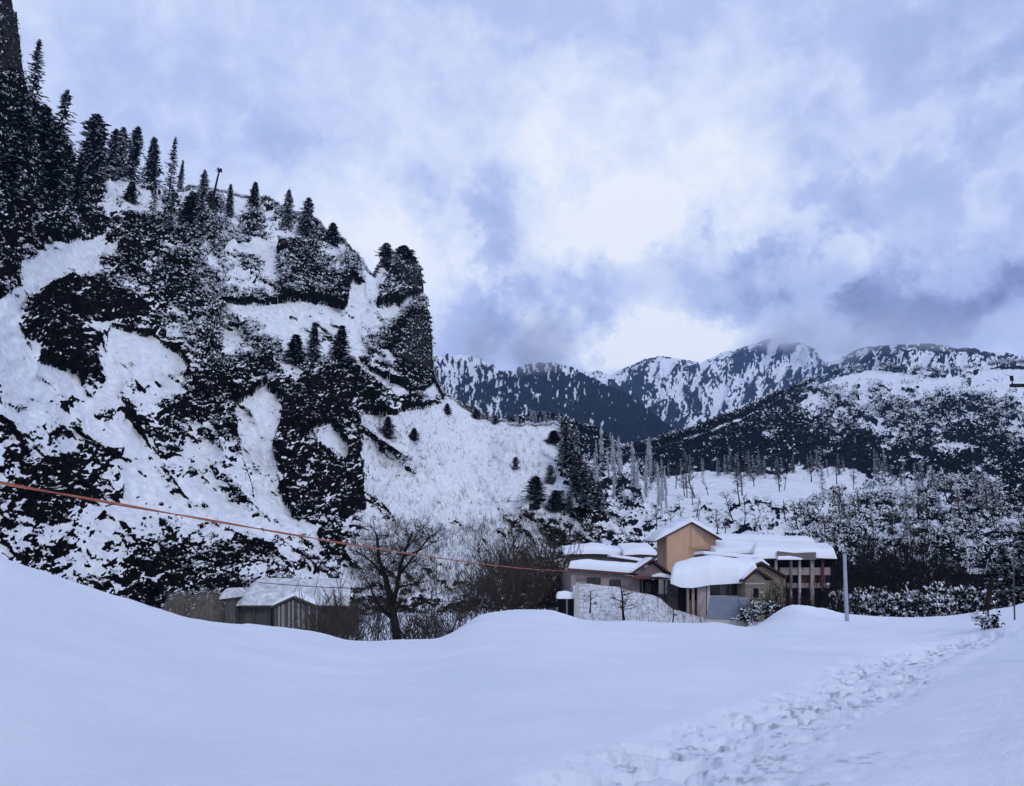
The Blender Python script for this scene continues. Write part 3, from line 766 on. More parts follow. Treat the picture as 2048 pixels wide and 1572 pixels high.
for (bx, by, ty) in ((1132, 940, 878), (1146, 965, 900), (1158, 985, 920), (1170, 1002, 938), (1183, 1018, 955), (1195, 1034, 975), (1150, 1000, 945), (1172, 1030, 972)):
    p = HL.pt(bx, by); dist = p.y
    conifer('dense', p + Vector((0, -1.2, -.5)), dist * (tan_e(bx, ty) - tan_e(bx, by)) * 1.05, dist * 42 / F, 'black conifer in the dense row down the gully ending the snow spur', 'black conifers in the spur gully')
# dead leaning trunk with a tuft
p = HL.pt(421, 445); sc_ = p.y / F
sn = empty('dead_tree', p); mb = MB()
mb.tube([(0, 0, -1), (0, 0, 30 * sc_), (3 * sc_, 0, 55 * sc_), (6 * sc_, 0, 80 * sc_), (9 * sc_, 0, 98 * sc_)], 3.0 * sc_, 1.7 * sc_, 6)
mb.build('trunk', M['bark'], sn)
Cq = np.array([9 * sc_, 0, 98 * sc_]) + RNG.normal(0, 1, (60, 3)) * np.array([3.4, 3.4, 2.2]) * sc_
Vq, Qq = leaf_quads(Cq, 1.7 * sc_, seed=4); link_mesh('crown', np_mesh('tuft', Vq, Qq, M['needles'], smooth=False), sn)
tag(sn, 'dead bare trunk leaning on the ridge with a single tuft on top', 'tree')

# undergrowth of the mountain: shrubs and ledge plants nobody could count
def sample(H, weight, n, seed, ymax=1290):
    g = np.random.default_rng(seed); w = (weight * (H.PY < ymax) * (H.PX > -150)).ravel(); w = w / w.sum()
    idx = g.choice(w.size, n, p=w)
    return H.P.reshape(-1, 3)[idx] + g.normal(0, .15, (n, 3)), idx
RK = HL.rock
edge_w = RK * (.25 + (1 - RK)) * 1.4 + .9 * (RK > .5) + .012
px, py = HL.PX, HL.PY
tail = sstep(300, 600, px) * .5 + .6
edge_w = edge_w * np.where(px < 320, np.where(py > 620, .32, 1), 1) * np.where(body > .5, .62, 1) * (HL.P[..., 1] / 150) ** 1.0
Pm, idx = sample(HL, edge_w * (1 + 2.2 * sstep(330, 430, px) * sstep(760, 690, py) * (dens_left > .25)), 19000, 201)
dl = grid_lookup(DENS_L, 0, 0, 40, px.ravel()[idx], py.ravel()[idx]); dl = np.where(body.ravel()[idx] > .5, 1.02, dl)
rsz = RNG.uniform(.35, 1.15, len(Pm)) * (Pm[:, 1] / 170) ** .8 * np.where(RK.ravel()[idx] < .3, .55, 1) * np.where(body.ravel()[idx] > .5, .72, 1)
V1, Q1, m1 = clumps(Pm, rsz, 14, np.clip((1.0 - .70 * dl) * (1 + 1.5 * fbm(px.ravel()[idx] / 30, py.ravel()[idx] / 20, oct=3, seed=205)), .04, .9), .21, 202)
# brown dead brush at the foot of the mountain
brush = .16 * in_poly(px, py, [(720, 830), (860, 815), (900, 800), (1000, 852), (1110, 856), (1125, 900), (1100, 1040), (740, 1060)]) + in_poly(px, py, [(700, 1090), (800, 1050), (900, 1060), (1050, 1030), (1180, 1060), (1260, 1110), (1150, 1200), (700, 1200)]) * 1.0
Pb, ib = sample(HL, brush + 1e-6, 3300, 203)
o = link_mesh('undergrowth', np_mesh('undergrowth', V1, Q1, [M['needles'], M['leaf_snow']], m1, smooth=False)); tag(o, 'dark snow flecked shrubs covering the rocky mountainside', 'undergrowth', kind='stuff')
a = RNG.normal(size=(len(Pb), 5, 3)) * np.array([.5, .5, .35]) + np.array([0, 0, .8]); L = RNG.uniform(.5, 1.8, (len(Pb), 5, 1))
A0 = np.repeat(Pb[:, None, :], 5, 1) + RNG.normal(0, .25, (len(Pb), 5, 3)); A1 = A0 + a * L
sd = np.cross(a, RNG.normal(size=a.shape)); sd /= np.linalg.norm(sd, axis=2, keepdims=True); sd *= .03
Vb = np.stack([A0 - sd, A0 + sd, A1 + sd * .4, A1 - sd * .4], 2).reshape(-1, 3)
o = link_mesh('dead_brush', np_mesh('dead_brush', Vb, np.arange(len(Vb)).reshape(-1, 4), M['twig'], smooth=False)); tag(o, 'thin brown brush scattered over the foot of the snowy slope', 'brush', kind='stuff')

# ------------------------------------------------------------------ woods across the valley
px, py = HR.PX, HR.PY
wr = rock_r * (HR.P[..., 1] / 400) * (py < 1150) * (px > 950) * (px < 2150) + 1e-9
g = np.random.default_rng(210)
idx = g.choice(wr.size, 5200, p=(wr / wr.sum()).ravel()); Pf = HR.P.reshape(-1, 3)[idx]
dr = grid_lookup(DENS_R, 1160, 680, 40, px.ravel()[idx], py.ravel()[idx])
hz = g.uniform(2.2, 5.2, len(Pf)) * np.clip(Pf[:, 1] / 420, .4, 1.7)
Cc = Pf + np.stack([0 * hz, 0 * hz, hz * .55], 1)
V2, Q2, m2 = clumps(Cc, hz * .62, 28, np.clip(1.45 - 1.5 * dr + .5 * fbm(px.ravel()[idx] / 40, py.ravel()[idx] / 24, oct=3, seed=215), .02, .92), .155, 211, squash=1.2)
o = link_mesh('woods', np_mesh('woods', V2, Q2, [M['needles'], M['leaf_snow']], m2, smooth=False)); tag(o, 'dense snow speckled woods on the hill across the valley', 'woods', kind='stuff')
# scrub on the lower right
w2 = (fbm(px / 45, py / 26, oct=3, seed=214) > -.12) * in_poly(px, py, [(1600, 1010), (1720, 960), (2060, 960), (2200, 960), (2200, 1150), (1600, 1150), (1560, 1080)]) * (HR.P[..., 1] / 200) + .035 * (py > 1015) * (py < 1110) * (px > 1180) * (px < 1620)
idx = g.choice(w2.size, 2100, p=(w2 / w2.sum()).ravel()); Ps = HR.P.reshape(-1, 3)[idx]
V3, Q3, m3 = clumps(Ps, g.uniform(.7, 2.0, len(Ps)) * np.clip(Ps[:, 1] / 220, .5, 1.6), 24, np.clip(.5 + .7 * fbm(Ps[:, 0] / 14, Ps[:, 1] / 22, Ps[:, 2] / 8, oct=2, seed=216), .08, .85), .15, 213, squash=1.0)
o = link_mesh('scrub', np_mesh('scrub', V3, Q3, [M['needles'], M['leaf_snow']], m3, smooth=False)); tag(o, 'snow covered scrub on the lower slope behind the houses', 'scrub', kind='stuff')

# individual trees of the far slope
def bare_proto(seed, lev=2, H=1.0):
    gg = random.Random(seed); mb, tw = MB(), MB()
    pts = [Vector((0, 0, -.04))]; d = Vector((gg.gauss(0, .08), gg.gauss(0, .08), 1))
    for i in range(5):
        d = (d + Vector((gg.gauss(0, .10), gg.gauss(0, .10), .15))).normalized(); pts.append(pts[-1] + d * .2 * H)
    mb.tube(pts, .026, .008, 5)
    for b in range(13):
        q = gg.uniform(.3, 1); k = min(4, int(q * 5)); base = pts[k].lerp(pts[k+1], q * 5 - k)
        an = gg.uniform(0, 6.28)
        grow(tw, tw, base, (math.cos(an), math.sin(an), gg.uniform(.1, 1.0)), gg.uniform(.16, .34), .011, lev - 1, gg, nseg=3)
    return mb.mesh('bare_trunk', M['bark']), tw.mesh('bare_branches', M['twig'])
BARE = [bare_proto(300 + i) for i in range(4)]
def bare_tree(p, h, label, group=None, w=1.0, name='bare_tree', cat='tree'):
    tr, br = BARE[random.randrange(4)]
    o = empty(name, p); o.scale = (h * w, h * w, h); o.rotation_euler = (0, 0, random.uniform(0, 6.28))
    link_mesh('trunk', tr, o); link_mesh('branches', br, o)
    return tag(o, label, cat, group)
n_ = 0
while n_ < 34:                                                     # frosted trees behind the spur
    bx = random.uniform(1140, 1335); top = float(np.interp(bx, HR.px, HR.sil)); by = random.uniform(max(top + 30, 905), 1030)
    if bx < 1215 and by > 1010: continue
    p = HR.pt(bx, by); h = random.uniform(34, 78) * p.y / F
    conifer('frost', p + Vector((0, 0, -.3)), h, h * random.uniform(.16, .26), 'narrow frosted tree among the pale trees in the valley behind the snow spur', 'frosted trees behind the snow spur'); n_ += 1
for bx in np.linspace(1012, 1130, 13):
    by = float(np.interp(bx, HR.px, HR.sil)) + 14; p = HR.pt(bx, by); h = random.uniform(28, 46) * p.y / F
    conifer('frost', p, h, h * random.uniform(.35, .5), 'small white frosted tree on the skyline just behind the tip of the snow spur', 'white trees above the tip of the snow spur')
for i in range(38):                                                 # bare trees on the snow meadow
    bx = random.uniform(1290, 1720); by = random.choice([random.uniform(965, 1000), random.uniform(1010, 1075), random.uniform(1030, 1080)])
    p = HR.pt(bx, by); h = random.uniform(34, 66) * p.y / F
    bare_tree(p, h, 'dark bare tree on the snowy meadow across the valley', 'bare trees on the snow meadow', w=.9)
for i in range(60):                                                 # dark fringe along the top of the meadow
    bx = random.uniform(1270, 1900); by = float(np.interp(bx, [1270, 1400, 1560, 1640, 1700, 1800, 1900], [968, 955, 958, 948, 950, 968, 990])) + random.uniform(-10, 8)
    p = HR.pt(bx, by); h = random.uniform(30, 52) * p.y / F
    conifer('sparse' if i % 3 else 'dense', p, h, h * random.uniform(.28, .4), 'dark fir along the upper edge of the snow meadow', 'dark firs edging the snow meadow')
for i in range(40):
    bx = random.uniform(1640, 2060); by = random.uniform(1000, 1120); p = HR.pt(bx, by); h = random.uniform(45, 90) * p.y / F
    if i % 2: conifer('sparse', p, h, h * random.uniform(.3, .45), 'snow flecked fir in the scrub on the slope behind the metal pole', 'firs in the scrub behind the metal pole')
    else: bare_tree(p, h * .8, 'leafless tree in the scrub on the slope behind the metal pole', 'bare trees in the scrub behind the metal pole')
# ------------------------------------------------------------------ valley: thickets, hut, houses
M['plank'] = simple('weathered_planks', (.035, .032, .030), (.13, .12, .11), 7, .9, bump=.4, stretch=(3, 3, .12))
M['plank_pale'] = simple('pale_planks', (.16, .15, .14), (.30, .28, .26), 8, .9, stretch=(3, 3, .12))
M['orange'] = simple('orange_render', (.47, .30, .195), (.58, .375, .255), 1.6, .9, stretch=(1.5, 1.5, .3))
M['orange_dim'] = simple('orange_door_paint', (.38, .235, .15), (.43, .27, .18), 2, .9)
M['rose'] = simple('rose_plaster', (.24, .195, .185), (.40, .33, .315), 2.2, .9, stretch=(1.5, 1.5, .4))
M['mauve'] = simple('mauve_gable', (.16, .12, .125), (.22, .17, .175), 4, .9)
M['tan'] = simple('tan_plaster', (.17, .13, .115), (.34, .27, .24), 3, .9, stretch=(1.5, 1.5, .4))
M['red'] = simple('dull_red_paint', (.09, .03, .032), (.14, .05, .05), 4, .8)
M['fascia'] = simple('brown_fascia', (.045, .022, .018), (.09, .045, .038), 6, .7)
M['fascia_red'] = simple('red_brown_fascia', (.10, .045, .04), (.17, .085, .075), 6, .7)
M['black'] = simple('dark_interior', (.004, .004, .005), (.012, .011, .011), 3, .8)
M['glass'] = simple('dark_glass', (.006, .007, .009), (.015, .017, .02), 3, .15, spec=.5)
M['greypane'] = simple('grey_board', (.10, .105, .11), (.16, .165, .17), 3, .7)
M['cream'] = simple('cream_plaster', (.36, .35, .33), (.48, .47, .45), 2, .9)
M['tin'] = simple('brown_tin', (.10, .085, .078), (.19, .165, .15), 3, .6, stretch=(6, 1, 1))
M['tarp'] = simple('slate_blue_sheet', (.135, .155, .20), (.175, .20, .25), 1.5, .6)
M['metal'] = simple('galvanised_metal', (.26, .29, .34), (.40, .43, .48), 5, .45, metal=.3)
M['cable_red'] = simple('red_cable', (.26, .055, .05), (.40, .13, .09), 9, .7)
M['cable_orange'] = simple('orange_cable', (.32, .12, .06), (.48, .24, .14), 9, .7)
M['wire'] = simple('dark_wire', (.01, .01, .011), (.025, .025, .026), 5, .6)
M['dirty'] = simple('dirty_snow', (.36, .36, .36), (.76, .78, .82), 2.2, .9, bump=.4)
def brick_mat(name, c0, c1, mortar, scale):
    m, n, b = mat(name); tcx = node(n, 'ShaderNodeTexCoord'); mp = node(n, 'ShaderNodeMapping'); mp.inputs['Rotation'].default_value = (R(90), 0, 0)
    n.links.new(tcx.outputs['Object'], mp.inputs[0]); t = node(n, 'ShaderNodeTexBrick'); n.links.new(mp.outputs[0], t.inputs['Vector'])
    t.inputs['Color1'].default_value = (*c0, 1); t.inputs['Color2'].default_value = (*c1, 1); t.inputs['Mortar'].default_value = (*mortar, 1); t.inputs['Scale'].default_value = scale
    n.links.new(t.outputs['Color'], b.inputs['Base Color']); b.inputs['Roughness'].default_value = .9; return m
M['stone'] = brick_mat('rough_stone', (.20, .16, .105), (.10, .08, .055), (.30, .28, .25), 1.6)

def floor_z(x, y):
    z, _, _ = field_z(np.array([x / y]), np.array([float(y)])); return float(z[0])
UP = Vector((0, 0, 1))
def A(*a): return at(*a)
def fq(x0, y0, x1, y1, Y): return [A(x0, y1, Y), A(x1, y1, Y), A(x1, y0, Y), A(x0, y0, Y)]
def board(mbx, x0, y0, x1, y1, Y, depth=.12, m=0): mbx.slab(fq(x0, y0, x1, y1, Y), (0, depth, 0), m)
def stick(mbx, p, q, Y, w=.09, d=.1, m=0):
    """A straight board between two photo points on the plane Y."""
    a, b = A(*p, Y), A(*q, Y); t = (b - a).normalized(); n = Vector((-t.z, 0, t.x)) * w / 2
    mbx.slab([a - n, b - n, b + n, a + n], (0, d, 0), m)
def window(parent, x0, y0, x1, y1, Y, pane=None, mull=1, name='window', fm=None):
    f = MB(); t = max((x1 - x0) * .05, .5)
    board(f, x0 - t, y0 - t, x0, y1 + t, Y - .08); board(f, x1, y0 - t, x1 + t, y1 + t, Y - .08)
    board(f, x0, y0 - t, x1, y0, Y - .08); board(f, x0, y1, x1, y1 + t, Y - .08)
    for k in range(mull):
        xm = x0 + (x1 - x0) * (k + 1) / (mull + 1); board(f, xm - t * .35, y0, xm + t * .35, y1, Y - .07, .08)
    o = f.build(name, fm or M['fascia'], parent)
    g_ = MB(); board(g_, x0, y0, x1, y1, Y - .03, .05); g_.build('pane', pane or M['glass'], o)
    return o
def snow_cap(line, back, h, seed=1, front_over=.3, nj=14, crest=None, wob=.25, lip=.0):
    """Soft snow lying on a roof: line of 3D points along the front edge, swept by the vector back."""
    pts = [Vector(p) for p in line]; n = 46; back = Vector(back); bl = back.length
    L = [0]
    for a, b in zip(pts, pts[1:]): L.append(L[-1] + (b - a).length)
    G = np.zeros((n, nj, 3)); hs = np.broadcast_to(np.asarray(h, float), (len(pts),)) if np.ndim(h) else np.full(len(pts), float(h))
    for i in range(n):
        l = L[-1] * i / (n - 1); k = min(len(pts) - 2, max(0, int(np.searchsorted(L, l) - 1))); q = (l - L[k]) / max(1e-6, L[k+1] - L[k])
        p = pts[k].lerp(pts[k+1], min(1, max(0, q))); hh = np.interp(l, L, hs)
        e = min(1, min(l, L[-1] - l) / (.35 * max(hh, .2)) ) ; e = math.sqrt(max(0, 1 - (1 - e) ** 2)) if e < 1 else 1
        for j in range(nj):
            s = (j / (nj - 1)) ** 1.6; d = s * bl
            r = min(1, (d + .02) / (hh * .8)); r = math.sqrt(max(0, 1 - (1 - r) ** 2)) if r < 1 else 1
            if j == 0: r = 0
            bump = 1 + wob * float(vnoise(np.array([p.x * .35]), np.array([p.y * .35 + d * .3]), seed=seed)[0])
            ed_ = float(fbm(np.array([p.x * .9]), np.array([p.y * .9 + seed]), oct=3, seed=seed)[0])
            q_ = p + back * s - back.normalized() * front_over * (1 + 1.2 * ed_) * (1 - min(1, d / .8)) * (1 if j else .7)
            G[i, j] = (q_.x, q_.y, q_.z + hh * r * bump * (.12 + .88 * e) - (lip if j == 0 else 0))
    bot = G.copy(); bot[:, :, 2] = np.array([[min(G[i, 0, 2], G[i, j, 2]) for j in range(nj)] for i in range(n)]) - .02
    V = np.concatenate([G.reshape(-1, 3), bot.reshape(-1, 3)]); Q = grid_quads(n, nj)
    sides = []
    N = n * nj
    for i in range(n - 1): sides += [(i*nj, N + i*nj, N + (i+1)*nj, (i+1)*nj)]
    return np_mesh('roof_snow', V, np.concatenate([Q, Q[:, ::-1] + N, np.array(sides)]), M['snow'])
def roof_pair(parent, Lp, Ap, Rp, back, th, snow_h, mroof, snow=True, seed=1):
    L, Ax, Rr = Vector(Lp), Vector(Ap), Vector(Rp); t = UP * th
    rb = MB(); f = Vector(back).normalized() * -.35
    rb.prism([L + f, Ax + f, Rr + f, Rr + f + t, Ax + f + t * 1.1, L + f + t], Vector(back) - f)
    ro = rb.build('roof', mroof, parent)
    if snow:
        for (p, q) in ((L, Ax), (Rr, Ax)):
            sm = MB(); n = 10; K = 8; bv = Vector(back)
            rows = []
            for i in range(n + 1):
                s = i / n; base = p.lerp(q, s) + t * 1.05
                hh = snow_h * min(1, .25 + s * 3.2) * (1 + .15 * math.sin(i * 1.7 + seed))
                rows.append([base + f * .4 + (bv - f) * (j / K) + UP * (hh * (.35 if j in (0, K) else 1)) for j in range(K + 1)])
            low = [p.lerp(q, 0) + t * 1.02 + f * .4 + (bv - f) * (j / K) for j in range(K + 1)]
            rows.insert(0, low)
            vs = [v for r in rows for v in r]; w = K + 1
            fs = [(i*w + j, i*w + j + 1, (i+1)*w + j + 1, (i+1)*w + j) for i in range(len(rows) - 1) for j in range(K)]
            b0 = len(vs); vs += [p.lerp(q, max(0, (i - 1)) / n) + t * 1.02 + f * .42 for i in range(len(rows))]
            fs += [(i*w, (i+1)*w, b0 + i + 1, b0 + i) for i in range(len(rows) - 1)]
            sm.add(vs, fs); sm.build('roof_snow', M['snow'], ro, smooth=True)
    return ro

# --- orange tower-like house
Yo = 100
B = A(1333, 1073, Yo); Cq_ = A(1431, 1074, Yo + 1); Aq = A(1313, 1072, Yo + 8); bk = Aq - B; ap = A(1383, 1047, Yo + .5)
zb = -6.5
def low(v): return Vector((v.x, v.y, zb))
h = empty('orange_house', (ap.x, ap.y + 3, zb)); inv = lambda o_: o_
def root(name, p):
    o_ = empty(name, (0, 0, 0)); return o_
bpy.data.objects.remove(h)
h = root('orange_house', None)
w = MB(); w.prism([low(B), low(Cq_), Cq_, ap, B], bk); w.build('wall', M['orange'], h)
roof_pair(h, A(1309, 1085, Yo - .2), ap + UP * .05, A(1443, 1080, Yo - .2), bk * 1.05, .14, .62, M['fascia'], seed=3)
d_ = MB()
for a in ((1377, 1093, 1380, 1140), (1404, 1097, 1406, 1140)): board(d_, *a, Yo + .42, .1)
board(d_, 1380, 1094, 1431, 1099, Yo + .40, .1)
dd = d_.build('door', M['orange_dim'], h)
pn = MB(); board(pn, 1380, 1101, 1404, 1142, Yo + .46, .05); pn.build('panel', M['orange_dim'], dd)
cb = MB(); stick(cb, (1383, 1050), (1383, 1094), Yo + .42, .08, .06); stick(cb, (1334, 1076), (1334, 1140), Yo - .06, .14, .05); cb.build('trim', M['orange_dim'], h)
tag(h, 'tall plain orange house with a steep snow topped gable', 'house')

# --- rose house with the long snowy roof (left of the pair)
Y = 72
h = root('rose_cottage', None)
w = MB(); w.prism([A(1142, 1235, Y), A(1292, 1235, Y), A(1292, 1154, Y), A(1142, 1142, Y)], (-.6, 6.5, 0)); w.build('wall', M['rose'], h)
window(h, 1175, 1156, 1200, 1168, Y, mull=1); window(h, 1220, 1160, 1241, 1171, Y, mull=1)
pl_ = MB(); board(pl_, 1152, 1155, 1172, 1162, Y - .05, .04); pl_.build('panel', M['mauve'], h)
rf = MB(); rf.prism([A(1136, 1141, Y - .5), A(1352, 1158, Y - .5), A(1352, 1153, Y - .5), A(1136, 1136, Y - .5)], (.9, 7.2, 0)); ro = rf.build('roof', M['fascia_red'], h)
link_mesh('roof_snow', snow_cap([A(1137, 1136, Y - .45), A(1180, 1139, Y - .45), A(1230, 1143, Y - .45), A(1292, 1148, Y - .45)], (.9, 6.5, 0), [.55, .85, .9, .75], seed=5, front_over=.2), ro)
rr_ = MB(); rr_.prism([A(1222, 1116, Y + 7.4), A(1302, 1129, Y + 6), A(1302, 1125, Y + 6), A(1222, 1113, Y + 7.4)], (0, 2.4, 0)); r2 = rr_.build('rear_roof', M['fascia'], h)
link_mesh('roof_snow', snow_cap([A(1220, 1113, Y + 7.3), A(1302, 1125, Y + 6)], (0, 2.4, 0), .28, seed=6, front_over=.1), r2)
gb = MB(); gb.prism([A(1272, 1152, Y - 1.2), A(1342, 1157, Y - 1.2), A(1305, 1126, Y - 1.2)], (0, .3, 0)); gb.build('gable', M['mauve'], h)
pr = MB(); pr.prism([A(1264, 1149, Y - 1.6), A(1305, 1122, Y - 1.6), A(1352, 1158, Y - 1.6), A(1352, 1153, Y - 1.6), A(1305, 1117.5, Y - 1.6), A(1264, 1145.5, Y - 1.6)], (0, 4.5, 0)); pro = pr.build('porch_roof', M['fascia'], h)
link_mesh('roof_snow', snow_cap([A(1262, 1146, Y - 1.0), A(1283, 1131, Y - 1.0), A(1304, 1118, Y - 1.0)], (0, 3.5, 0), .22, seed=8, front_over=.05), pro)
bm_ = MB(); board(bm_, 1264, 1152, 1352, 1158, Y - 1.3, .3); bm_.build('beam', M['fascia_red'], h)
link_mesh('beam_snow', snow_cap([A(1303, 1153, Y - 1.35), A(1320, 1153, Y - 1.35), A(1352, 1158, Y - 1.35)], (0, .8, 0), [.12, .36, .25], seed=9, front_over=.15), h)
for (x0, x1, yb, mm) in ((1280, 1284, 1222, 'bark'), (1318, 1327, 1188, 'cream'), (1331, 1335, 1188, 'cream')):
    ps = MB(); board(ps, x0, 1158, x1, yb, Y - 1.2, .25); ps.build('post', M[mm], h)
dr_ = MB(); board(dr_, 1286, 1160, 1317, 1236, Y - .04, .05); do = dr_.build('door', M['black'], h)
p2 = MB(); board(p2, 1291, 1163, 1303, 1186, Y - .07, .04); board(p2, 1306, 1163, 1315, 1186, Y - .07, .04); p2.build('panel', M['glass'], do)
sd_ = MB(); board(sd_, 1335, 1160, 1356, 1238, Y + .6, 4); sd_.build('side_wall', M['tan'], h)
st = MB()
for k in range(7):
    x, y = 1336 + k * 6, 1176 + k * 5.2; board(st, x, y, x + 8, y + 3, Y - 2.2, .9)
stick(st, (1334, 1172), (1379, 1209), Y - 2.3, .16, .1); stick(st, (1334, 1184), (1376, 1216), Y - 2.3, .14, .1); st.build('steps', M['plank'], h)
tag(h, 'low rose cottage with two small dark windows under a rounded snow roof', 'house')

# --- house with the bulging snow roof
Y = 66
h = root('grey_cottage', None)
w = MB(); w.prism([A(1378, 1242, Y), A(1530, 1242, Y), A(1530, 1164, Y), A(1378, 1166, Y)], (1.4, 6, 0)); w.build('wall', M['tan'], h)
for (x0, x1, mm) in ((1374, 1378, 'tan'), (1384, 1389, 'tan'), (1395, 1412, 'rose'), (1414, 1420, 'cream')):
    ps = MB(); board(ps, x0, 1168, x1, 1235, Y - .8, .3); ps.build('pillar', M[mm], h)
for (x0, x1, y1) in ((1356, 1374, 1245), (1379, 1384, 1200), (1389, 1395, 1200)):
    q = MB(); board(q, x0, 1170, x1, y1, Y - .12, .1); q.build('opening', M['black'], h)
window(h, 1421, 1167, 1492, 1190, Y, mull=3, name='window')
gp = MB(); board(gp, 1439, 1169, 1452, 1189, Y - .11, .05); board(gp, 1474, 1168, 1486, 1189, Y - .11, .05); gp.build('curtain', M['greypane'], h)
lg = MB(); board(lg, 1418, 1191, 1496, 1195, Y - .3, .3); lg.build('ledge', M['cream'], h)
rf = MB(); rf.prism([A(1352, 1166, Y - 1.0), A(1420, 1164, Y - 1.0), A(1498, 1164, Y - 1.0), A(1498, 1160, Y - 1.0), A(1352, 1161, Y - 1.0)], (1.6, 7.4, 0)); ro = rf.build('roof', M['fascia'], h)
link_mesh('roof_snow', snow_cap([A(1341, 1160, Y - 1.0), A(1362, 1168, Y - 1.1), A(1385, 1169, Y - 1.1), A(1420, 1163, Y - 1.05), A(1470, 1160, Y - 1.0), A(1520, 1158, Y - 1.0)], (1.55, 7, 0), [1.2, 1.85, 2.1, 1.85, 1.65, 1.5], seed=12, front_over=.5, lip=.25), ro)
bk_ = MB(); bk_.prism([A(1408, 1112, Y + 8), A(1522, 1124, Y + 7), A(1522, 1119, Y + 7), A(1408, 1108, Y + 8)], (0, 4, 0)); r2 = bk_.build('rear_roof', M['fascia'], h)
link_mesh('roof_snow', snow_cap([A(1406, 1108, Y + 7.9), A(1462, 1113, Y + 7.5), A(1524, 1119, Y + 6.9)], (0, 4, 0), [.25, .3, .4], seed=13, front_over=.1), r2)
tag(h, 'cottage buried under a bulging thick snow roof with a long dark window', 'house')

h = root('stone_lodge', None); Y = 64
gb = MB(); gb.prism([A(1491, 1244, Y), A(1531, 1244, Y), A(1531, 1160, Y), A(1514, 1142, Y), A(1491, 1162, Y)], (-.2, 5, 0)); gb.build('wall', M['stone'], h)
pr = MB(); pr.prism([A(1486, 1164, Y - .3), A(1514, 1141, Y - .3), A(1546, 1161, Y - .3), A(1546, 1157, Y - .3), A(1514, 1136.5, Y - .3), A(1486, 1161, Y - .3)], (-.2, 5.5, 0)); pro = pr.build('roof', M['fascia'], h)
link_mesh('roof_snow', snow_cap([A(1487, 1161, Y), A(1500, 1148, Y), A(1513, 1137, Y)], (-.2, 4.8, 0), .22, seed=15, front_over=.02), pro)
window(h, 1506, 1176, 1518, 1196, Y, mull=0, pane=M['black'], fm=M['cream'])
for (y, x0, x1) in ((1166, 1491, 1530), (1183, 1520, 1530), (1200, 1491, 1500)):
    q = MB(); board(q, x0, y, x1, y + 2.5, Y - .06, .05); q.build('ledge', M['cream'], h)
tag(h, 'narrow stone gable lodge beside the long dark window', 'house')

h = root('annex', None); Y = 70
gb = MB(); gb.prism([A(1528, 1230, Y), A(1572, 1230, Y), A(1572, 1158, Y), A(1524, 1131, Y), A(1505, 1140, Y)], (0, 4, 0)); gb.build('wall', M['stone'], h)
pr = MB(); pr.prism([A(1503, 1136, Y - .4), A(1524, 1127, Y - .4), A(1575, 1156, Y - .4), A(1575, 1152, Y - .4), A(1524, 1122.5, Y - .4), A(1503, 1132, Y - .4)], (0, 5, 0)); pro = pr.build('roof', M['fascia'], h)
link_mesh('roof_snow', snow_cap([A(1503, 1133, Y), A(1524, 1124, Y), A(1540, 1133, Y)], (0, 4.5, 0), [.35, .45, .15], seed=17, front_over=.05), pro)
tag(h, 'stone annex with one long sloping roof edge behind the gable lodge', 'house')

# --- two-storey veranda house
Y = 92
h = root('veranda_house', None)
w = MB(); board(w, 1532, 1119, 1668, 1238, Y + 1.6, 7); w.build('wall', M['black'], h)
pp = MB(); board(pp, 1560, 1135, 1668, 1150, Y, .15); pp.build('parapet', M['rose'], h)
for (x0, x1) in ((1600, 1618), (1622, 1634), (1637, 1645)):
    q = MB(); board(q, x0, 1150, x1, 1166, Y + .5, .1); q.build('panel', M['red'], h)
lp = MB(); board(lp, 1575, 1166, 1668, 1176, Y + .1, .12); lp.build('railing', M['tan'], h)
for (x, wd, mm) in ((1553, 4, 'cream'), (1583, 4, 'tan'), (1600, 4, 'cream'), (1625, 7, 'rose'), (1646, 5, 'red'), (1667, 7, 'black')):
    q = MB(); board(q, x - wd / 2, 1120, x + wd / 2, 1182 if mm == 'red' else 1220, Y - .25, .3); q.build('post', M[mm], h)
window(h, 1650, 1151, 1664, 1166, Y + .6, mull=1, fm=M['tan'])
rf = MB(); rf.prism([A(1532, 1120, Y - .8), A(1672, 1119, Y - .8), A(1672, 1116, Y - .8), A(1532, 1117, Y - .8)], (3.0, 10, .9)); ro = rf.build('roof', M['fascia'], h)
link_mesh('roof_snow', snow_cap([A(1505, 1117, Y - .8), A(1560, 1116, Y - .8), A(1620, 1115, Y - .8), A(1674, 1117, Y - .8)], (3.0, 9.5, 1.0), [1.2, 1.05, 1.0, 1.1], seed=21, front_over=.25), ro)
tn = MB(); tn.prism([A(1554, 1120, Y - 1.3), A(1632, 1119.5, Y - 1.3), A(1632, 1104, Y - 1.1), A(1590, 1106, Y - 1.1), A(1554, 1102, Y - 1.1)], (0, .06, 0)); tn.build('tin_sheet', M['tin'], h)
link_mesh('sheet_snow', snow_cap([A(1555, 1119, Y - 1.4), A(1580, 1119, Y - 1.4), A(1605, 1119, Y - 1.4)], (0, .5, 0), [.45, .4, .12], seed=22, front_over=.1), h)
tag(h, 'two storey veranda house with posts and a rose parapet under a snow roof', 'house')

